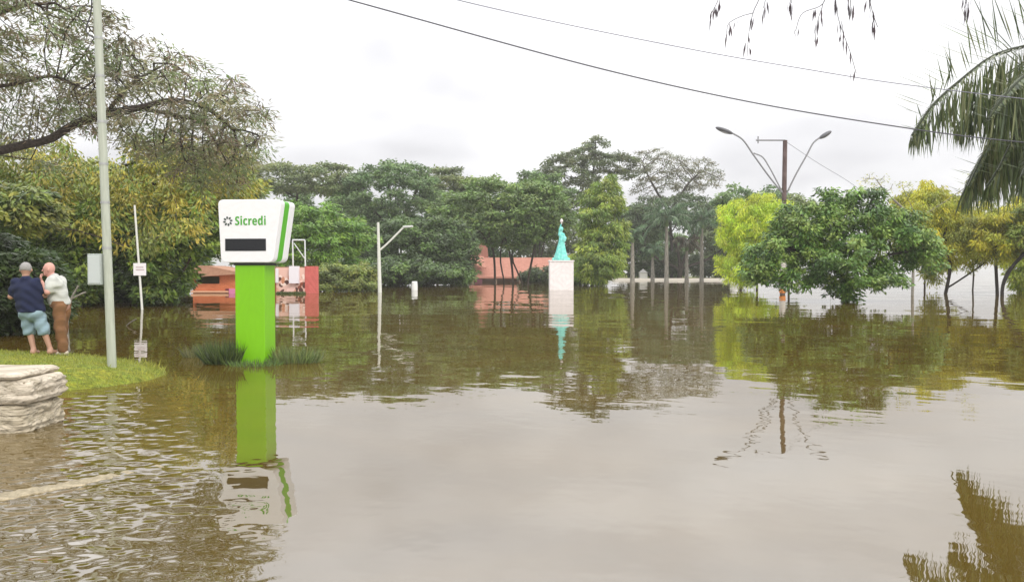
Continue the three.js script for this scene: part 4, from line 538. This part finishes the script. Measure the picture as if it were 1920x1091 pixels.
// ---------------------------------------------------------------- the old stone wall and the drowned kerb
{
  const t = thing('stone_wall', 'rough weathered end of a pale stone wall beside the grass bank', 'wall', undefined, V(-8.22, -0.3, -9.7)), r = rgen(17);
  const rock = noiseTex(512, (u, v) => { const a = tile(u, v * 1, 6, 6), b = tile(u + 0.4, v, 22, 3), c = Math.abs(tile(u * 0.5, v * 1.5, 9, 4)) < 0.035 ? -0.3 : 0; return [clamp(0.76 + 0.3 * a + 0.2 * b + c), clamp(0.74 + 0.3 * a + 0.2 * b + c), clamp(0.68 + 0.31 * a + 0.2 * b + c)]; });
  const mats = [[0.6, 0.54, 0.44], [0.66, 0.6, 0.52], [0.5, 0.44, 0.35]].map(c => std(lin(...c), 0.95, { map: rock, bumpMap: bumpRock, bumpScale: 0.05 }));
  const lump = (w, h, dp, cx, cy, seed, m, amp) => { // a weathered block: strata, pits and broken edges
    const g = new THREE.BoxGeometry(w, h, dp, 90, Math.max(8, Math.round(h * 60)), 30), P = g.attributes.position, U = new Float32Array(P.count * 2);
    for (let i = 0; i < P.count; i++) { let x = P.getX(i), yy = P.getY(i), z = P.getZ(i); const ex = clamp((Math.abs(x) - w / 2 + 0.09) / 0.09), ey = clamp((Math.abs(yy) - h / 2 + 0.06) / 0.06), ez = clamp((Math.abs(z) - dp / 2 + 0.08) / 0.08);
      const X = x + seed, str = n2(X * 0.9 + 3, yy * 11 + 0.6 * n2(X * 1.4, yy * 2)), n = 0.6 * str + 0.5 * n3(X * 3, yy * 6, z * 3) + 0.25 * n3(X * 11, yy * 16, z * 11), pit = n3(X * 4.5, yy * 13, z * 4.5 + 7) > 0.55 ? -0.6 : 0, k = amp * (n + pit);
      x -= Math.sign(x) * ex * 0.03 * (ey + ez); yy -= Math.sign(yy) * ey * 0.02 * (ex + ez); z -= Math.sign(z) * ez * 0.03 * (ey + ex);
      P.setXYZ(i, x + Math.sign(x) * ex * k * 2.2, yy + Math.sign(yy) * ey * k * 0.35, z + Math.sign(z) * ez * k); U[2 * i] = (x + seed) * 0.45 + z * 0.5; U[2 * i + 1] = yy * 0.9 + seed; }
    g.computeVertexNormals(); g.setAttribute('uv', new THREE.BufferAttribute(U, 2)); return part('stone', g.translate(cx, cy, 0), m, t);
  };
  lump(4.26, 0.62, 0.9, 0.42, 0.31, 1, mats[0], 0.02); lump(4.32, 0.3, 0.9, 0.45, 0.765, 7, mats[1], 0.018); lump(4.22, 0.09, 0.94, 0.41, 0.956, 3, mats[1], 0.008);
  const a = W(-260, 985, 6.1), pts = []; // kerb just breaking the surface
  const line = [[-160, 962], [0, 934], [120, 912], [250, 884], [360, 864]].map(([px, py]) => { const d = F * EYE / (py - HOR); return V((px - 960) / F * d, 0, -d); }), c = new THREE.CatmullRomCurve3(line), n = 60, P = [], U = [], I = [];
  for (let i = 0; i <= n; i++) { const p = c.getPoint(i / n), tn = c.getTangent(i / n), s = V(-tn.z, 0, tn.x).normalize(), top = 0.012 - 0.016 * sm(0.3, 0.95, i / n) + 0.008 * n2(i * 0.22, 3), wd = 0.14 - 0.07 * i / n + 0.035 * n2(i * 0.5, 8); for (const [o, yy] of [[-wd - 0.02, -0.3], [-wd, top - 0.012], [-wd + 0.02, top], [wd - 0.02, top], [wd, top - 0.012], [wd + 0.02, -0.3]]) { P.push(p.x + s.x * o, yy, p.z + s.z * o); U.push(i * 0.06, o); } }
  for (let i = 0; i < n; i++) for (let j = 0; j < 5; j++) { const q = i * 6 + j; I.push(q, q + 6, q + 1, q + 1, q + 6, q + 7); }
  const kg = new THREE.BufferGeometry(); kg.setAttribute('position', new THREE.Float32BufferAttribute(P, 3)); kg.setAttribute('uv', new THREE.Float32BufferAttribute(U, 2)); kg.setIndex(I); kg.computeVertexNormals();
  structure('kerb', kg, std(lin(0.42, 0.36, 0.25), 0.5, { map: rock }));
}
// ---------------------------------------------------------------- the two men
function hand(c, dir, side, curl) { // palm and five bent fingers; dir along the fingers, side towards the thumb
  const D = V(...dir).normalize(), S = V(...side).normalize(), N = D.clone().cross(S).normalize(), o = V(...c), at = (a, b, n) => o.clone().addScaledVector(D, a).addScaledVector(S, b).addScaledVector(N, n).toArray(), bones = [];
  for (const b of [-0.028, -0.01, 0.01, 0.028]) bones.push([at(0, b * 0.7, 0), at(0.085, b, 0), 0.017, 0.014]);
  [[-0.031, 0.055], [-0.011, 0.072], [0.011, 0.078], [0.031, 0.068]].forEach(([b, L]) => { bones.push([at(0.085, b, 0), at(0.085 + L * 0.5, b * 1.1, curl * 0.3), 0.0105, 0.0095], [at(0.085 + L * 0.5, b * 1.1, curl * 0.3), at(0.085 + L * (1 - 9 * curl), b * 1.1, curl * 1.1), 0.0095, 0.008]); });
  bones.push([at(0.02, 0.025, 0), at(0.055, 0.06, curl * 0.3), 0.014, 0.011], [at(0.055, 0.06, curl * 0.3), at(0.09, 0.066, curl * 0.7), 0.011, 0.009]);
  const lo = [0, 1, 2].map(i => Math.min(...bones.flatMap(b => [b[0][i], b[1][i]])) - 0.03), hi = [0, 1, 2].map(i => Math.max(...bones.flatMap(b => [b[0][i], b[1][i]])) + 0.03);
  return sdfMesh((x, y, z) => bones.reduce((q, b) => smin(q, cap(x, y, z, ...b), 0.006), 1), lo, hi, 0.004);
}
const field = (bones, k = 0.05, grow = 0) => (x, y, z) => bones.reduce((q, b) => smin(q, cap(x, y, z, b[0], b[1], b[2] + grow, b[3] + grow), k), 1);
const noUV = (l) => merge(l);
function headParts(c, face, hairMat, skin, parent, body) { // c centre, face = direction the face looks along (unit, horizontal)
  const [fx, fz] = face, sx = -fz, sz = fx, p = (f, y, s) => [c[0] + fx * f + sx * s, c[1] + y, c[2] + fz * f + sz * s];
  const f = (x, y, z) => {
    let q = ellip(x, y, z, p(-0.005, 0.025, 0), [0.088 + 0.012 * Math.abs(fx), 0.115, 0.088 + 0.012 * Math.abs(fz)]);
    q = smin(q, cap(x, y, z, p(0.03, -0.06, 0), p(0.055, -0.085, 0), 0.05, 0.035), 0.04);        // jaw and chin
    q = smin(q, cap(x, y, z, p(0.088, 0.02, 0), p(0.108, -0.018, 0), 0.012, 0.016), 0.015);       // nose
    q = smin(q, cap(x, y, z, p(0.085, 0.035, -0.035), p(0.085, 0.035, 0.035), 0.013, 0.013), 0.02);
    q = smin(q, cap(x, y, z, p(0.082, -0.05, -0.02), p(0.082, -0.05, 0.02), 0.011, 0.011), 0.012); // mouth
    for (const s of [-1, 1]) { q = smin(q, ellip(x, y, z, p(-0.005, 0.0, s * 0.092), [0.02, 0.034, 0.02]), 0.01); q = Math.max(q, -ellip(x, y, z, p(0.105, 0.012, s * 0.034), [0.016, 0.01, 0.016])); }
    return smin(q, cap(x, y, z, p(-0.02, -0.06, 0), p(-0.03, -0.2, 0), 0.056, 0.062), 0.03);
  };
  body.push(sdfMesh(f, [c[0] - 0.17, c[1] - 0.2, c[2] - 0.17], [c[0] + 0.17, c[1] + 0.18, c[2] + 0.17], 0.0075));
  for (const s of [-1, 1]) { const e = p(0.089, 0.012, s * 0.034); part('eye', new THREE.SphereGeometry(0.011, 10, 8).translate(...e), std(lin(0.25, 0.22, 0.2), 0.3), parent); }
  return p;
}
const skinA = std(lin(0.42, 0.24, 0.17), 0.6), skinB = std(lin(0.58, 0.31, 0.25), 0.6);
const cloth = (c, seed) => { const t = noiseTex(128, (u, v) => { const a = tile(u + seed, v, 5, 4); return [clamp(0.85 + 0.3 * a), clamp(0.85 + 0.3 * a), clamp(0.85 + 0.3 * a)]; }); return std(c, 0.95, { map: t }); };
{ // the man in the navy shirt, his back to us
  const px = 70, d = 15, X = G(px, d).x, t = thing('person', 'man seen from behind in navy shirt and light blue denim shorts on the bank', 'person', undefined, V(X, groundH(X, -d) + 0.005, -d));
  const hipL = [-0.22, 0.8, 0], hipR = [-0.03, 0.8, 0], kL = [-0.2, 0.44, -0.04], aL = [-0.09, 0.09, 0.02], kR = [0.08, 0.44, -0.02], aR = [0.2, 0.09, -0.02], sL = [-0.41, 1.35, 0], sR = [-0.05, 1.35, 0], eL = [-0.5, 1.08, 0.02], wL = [-0.53, 1.13, -0.15], eR = [0.02, 1.1, -0.06], wR = [-0.04, 1.12, -0.3];
  const legs = [[hipL, kL, 0.095, 0.062], [kL, aL, 0.062, 0.04], [hipR, kR, 0.095, 0.062], [kR, aR, 0.062, 0.04], [hipL, hipR, 0.11, 0.11]], torso = [[[-0.13, 0.86, 0], [-0.19, 1.16, 0], 0.15, 0.16], [[-0.1, 0.86, 0.02], [-0.15, 1.15, 0.02], 0.15, 0.16], [[-0.32, 1.27, 0], [-0.1, 1.27, 0], 0.11, 0.11], [[-0.21, 1.3, 0], [-0.23, 1.46, -0.01], 0.08, 0.06]], arms = [[sL, eL, 0.065, 0.048], [eL, wL, 0.048, 0.032], [sR, eR, 0.065, 0.048], [eR, wR, 0.048, 0.032]], feet = [[[-0.09, 0.045, 0.05], [-0.11, 0.03, -0.16], 0.045, 0.03], [[0.2, 0.045, 0.01], [0.22, 0.03, -0.2], 0.045, 0.03], [aL, [-0.09, 0.045, 0.03], 0.04, 0.045], [aR, [0.2, 0.045, -0.01], 0.04, 0.045]];
  const body = [sdfMesh(field([...legs, ...torso, ...arms, ...feet], 0.03), [-0.7, -0.05, -0.5], [0.5, 1.6, 0.35], 0.0125), hand(wL, [-0.05, 0.35, -1], [1, 0, 0], 0.03), hand(wR, [0, 0.4, -1], [-1, 0, 0], 0.03)];
  const P = headParts([-0.235, 1.575, -0.02], [-0.25, -0.968], null, skinA, t, body);
  part('body', noUV(body), skinA, t);
  const shirt = field([...torso.slice(0, 3), [[-0.135, 0.8, 0.01], [-0.15, 1.0, 0.01], 0.19, 0.175], [[-0.22, 1.33, 0], [-0.22, 1.4, 0], 0.09, 0.075], [[-0.25, 0.8, 0], [-0.33, 1.24, 0], 0.125, 0.115], [[-0.02, 0.8, 0], [-0.1, 1.24, 0], 0.125, 0.115], [sL, [-0.475, 1.14, 0.015], 0.075, 0.062], [sR, [0.01, 1.17, -0.04], 0.075, 0.062]], 0.04, 0.014);
  part('shirt', sdfMesh((x, y, z) => Math.max(shirt(x, y, z) + 0.008 * Math.sin(y * 38 + x * 13 + 3 * Math.sin(x * 9)), 0.79 - y), [-0.75, 0.75, -0.4], [0.35, 1.55, 0.35], 0.0125), cloth(lin(0.012, 0.018, 0.055), 1), t);
  const sh = field([[hipL, kL, 0.12, 0.115], [hipR, kR, 0.12, 0.115], [[-0.19, 0.79, 0.01], [-0.07, 0.79, 0.01], 0.17, 0.17]], 0.04);
  part('shorts', sdfMesh((x, y, z) => Math.max(sh(x, y, z) + 0.009 * Math.sin(y * 30 - x * 22 + 2 * Math.sin(z * 14)), 0.36 - y, y - 0.84), [-0.5, 0.3, -0.35], [0.35, 1, 0.35], 0.0125), cloth(lin(0.27, 0.38, 0.44), 2), t);
  const hair = sdfMesh((x, y, z) => { const c = P(-0.012, 0.035, 0); let q = ellip(x, y, z, c, [0.098, 0.115, 0.104]); const f = (x - c[0]) * -0.25 + (z - c[2]) * -0.968; q = Math.max(q, f - 0.03, 1.55 - y - f * 0.3); return q + 0.006 * n3(x * 60, y * 60, z * 60); }, [-0.4, 1.4, -0.2], [-0.05, 1.75, 0.2], 0.008);
  part('hair', hair, std(lin(0.3, 0.29, 0.28), 0.9), t);
}
{ // the bald man talking to him, hand at his chin
  const px = 116, d = 15.3, X = G(px, d).x, t = thing('person', 'bald man in pale grey shirt and brown trousers with his hand at his chin', 'person', undefined, V(X, groundH(X, -d) + 0.005, -d));
  const h1 = [-0.02, 0.92, 0.09], h2 = [-0.02, 0.92, -0.09], k1 = [0.0, 0.5, 0.11], k2 = [-0.08, 0.5, -0.1], a1 = [0.06, 0.09, 0.11], a2 = [-0.08, 0.09, -0.13], s1 = [-0.1, 1.42, 0.17], s2 = [-0.14, 1.42, -0.17], e1 = [-0.13, 1.2, 0.28], w1 = [-0.3, 1.4, 0.17], e2 = [-0.2, 1.18, -0.27], w2 = [-0.38, 1.12, -0.16];
  const legs = [[h1, k1, 0.095, 0.065], [k1, a1, 0.065, 0.042], [h2, k2, 0.095, 0.065], [k2, a2, 0.065, 0.042], [h1, h2, 0.11, 0.11]], torso = [[[-0.04, 0.98, 0], [-0.1, 1.22, 0], 0.15, 0.15], [[-0.12, 1.0, 0], [-0.13, 1.2, 0], 0.13, 0.12], [[-0.1, 1.33, 0.1], [-0.14, 1.33, -0.1], 0.12, 0.12], [[-0.13, 1.38, 0], [-0.2, 1.52, 0], 0.08, 0.06]], arms = [[s1, e1, 0.062, 0.046], [e1, w1, 0.046, 0.032], [s2, e2, 0.062, 0.046], [e2, w2, 0.046, 0.032]];
  const body = [sdfMesh(field([...legs, ...torso, ...arms], 0.03), [-0.6, -0.02, -0.5], [0.4, 1.7, 0.5], 0.0125), hand(w1, [-0.25, 0.9, -0.15], [0.3, 0.3, 0.9], 0.035), hand(w2, [-1, -0.1, 0.2], [0, 1, 0], 0.03)];
  headParts([-0.25, 1.62, 0.01], [-0.93, 0.37], null, skinB, t, body);
  part('body', noUV(body), skinB, t);
  const shirt = field([...torso.slice(0, 3), [[-0.14, 1.4, 0], [-0.16, 1.46, 0], 0.09, 0.078], [s1, [-0.117, 1.27, 0.235], 0.085, 0.075], [s2, [-0.17, 1.28, -0.225], 0.085, 0.075]], 0.06, 0.014);
  part('shirt', sdfMesh((x, y, z) => Math.max(shirt(x, y, z) + 0.008 * Math.sin(y * 34 + z * 17 + 3 * Math.sin(x * 11)), 0.96 - y), [-0.5, 0.9, -0.5], [0.3, 1.6, 0.5], 0.0125), cloth(lin(0.6, 0.61, 0.57), 3), t);
  const tr = field([[h1, k1, 0.118, 0.095], [k1, a1, 0.095, 0.085], [h2, k2, 0.118, 0.095], [k2, a2, 0.095, 0.085], [[-0.03, 0.97, 0.06], [-0.03, 0.97, -0.06], 0.13, 0.13]], 0.04);
  part('trousers', sdfMesh((x, y, z) => Math.max(tr(x, y, z) + 0.009 * Math.sin(y * 26 - x * 20 + 2 * Math.sin(z * 15)), 0.05 - y, y - 1.03), [-0.35, 0, -0.4], [0.3, 1.15, 0.4], 0.0125), cloth(lin(0.24, 0.12, 0.055), 4), t);
  const shoes = field([[[0.1, 0.05, 0.11], [-0.14, 0.035, 0.13], 0.05, 0.036], [[-0.04, 0.05, -0.13], [-0.27, 0.035, -0.12], 0.05, 0.036]], 0.01);
  part('shoes', sdfMesh((x, y, z) => Math.max(shoes(x, y, z), -y), [-0.4, -0.03, -0.3], [0.3, 0.15, 0.3], 0.01), std(lin(0.62, 0.55, 0.45), 0.8), t);
}
{ // driftwood and dead branches behind the bald man and by the thin post
  const mk = (label, limbs, m) => { const nd = grow(limbs, [], 0.12, 0.1); radii(nd, 0.02, 2.2); one('dead_branch', branchMesh(nd), m, label, 'branch'); };
  mk('pale forked dead branches rising out of the water behind the bald man', [[G(127, 17.3, -0.2), W(124, 590, 17.3), W(132, 560, 17.3), W(146, 535, 17.3)], [W(125, 585, 17.3), W(120, 560, 17.3), W(118, 545, 17.3)], [W(132, 562, 17.3), W(148, 552, 17.3), W(160, 548, 17.3)]], paleBark);
  mk('pale dead branch slanting out of the dark water left of the thin post', [[G(224, 27, -0.15), W(226, 620, 27), W(240, 606, 27), W(254, 598, 27)]], paleBark);
}
scene.fog = new THREE.FogExp2(0xe6e5e0, 0.0006);
shade(scene);
renderer.render(scene, camera);
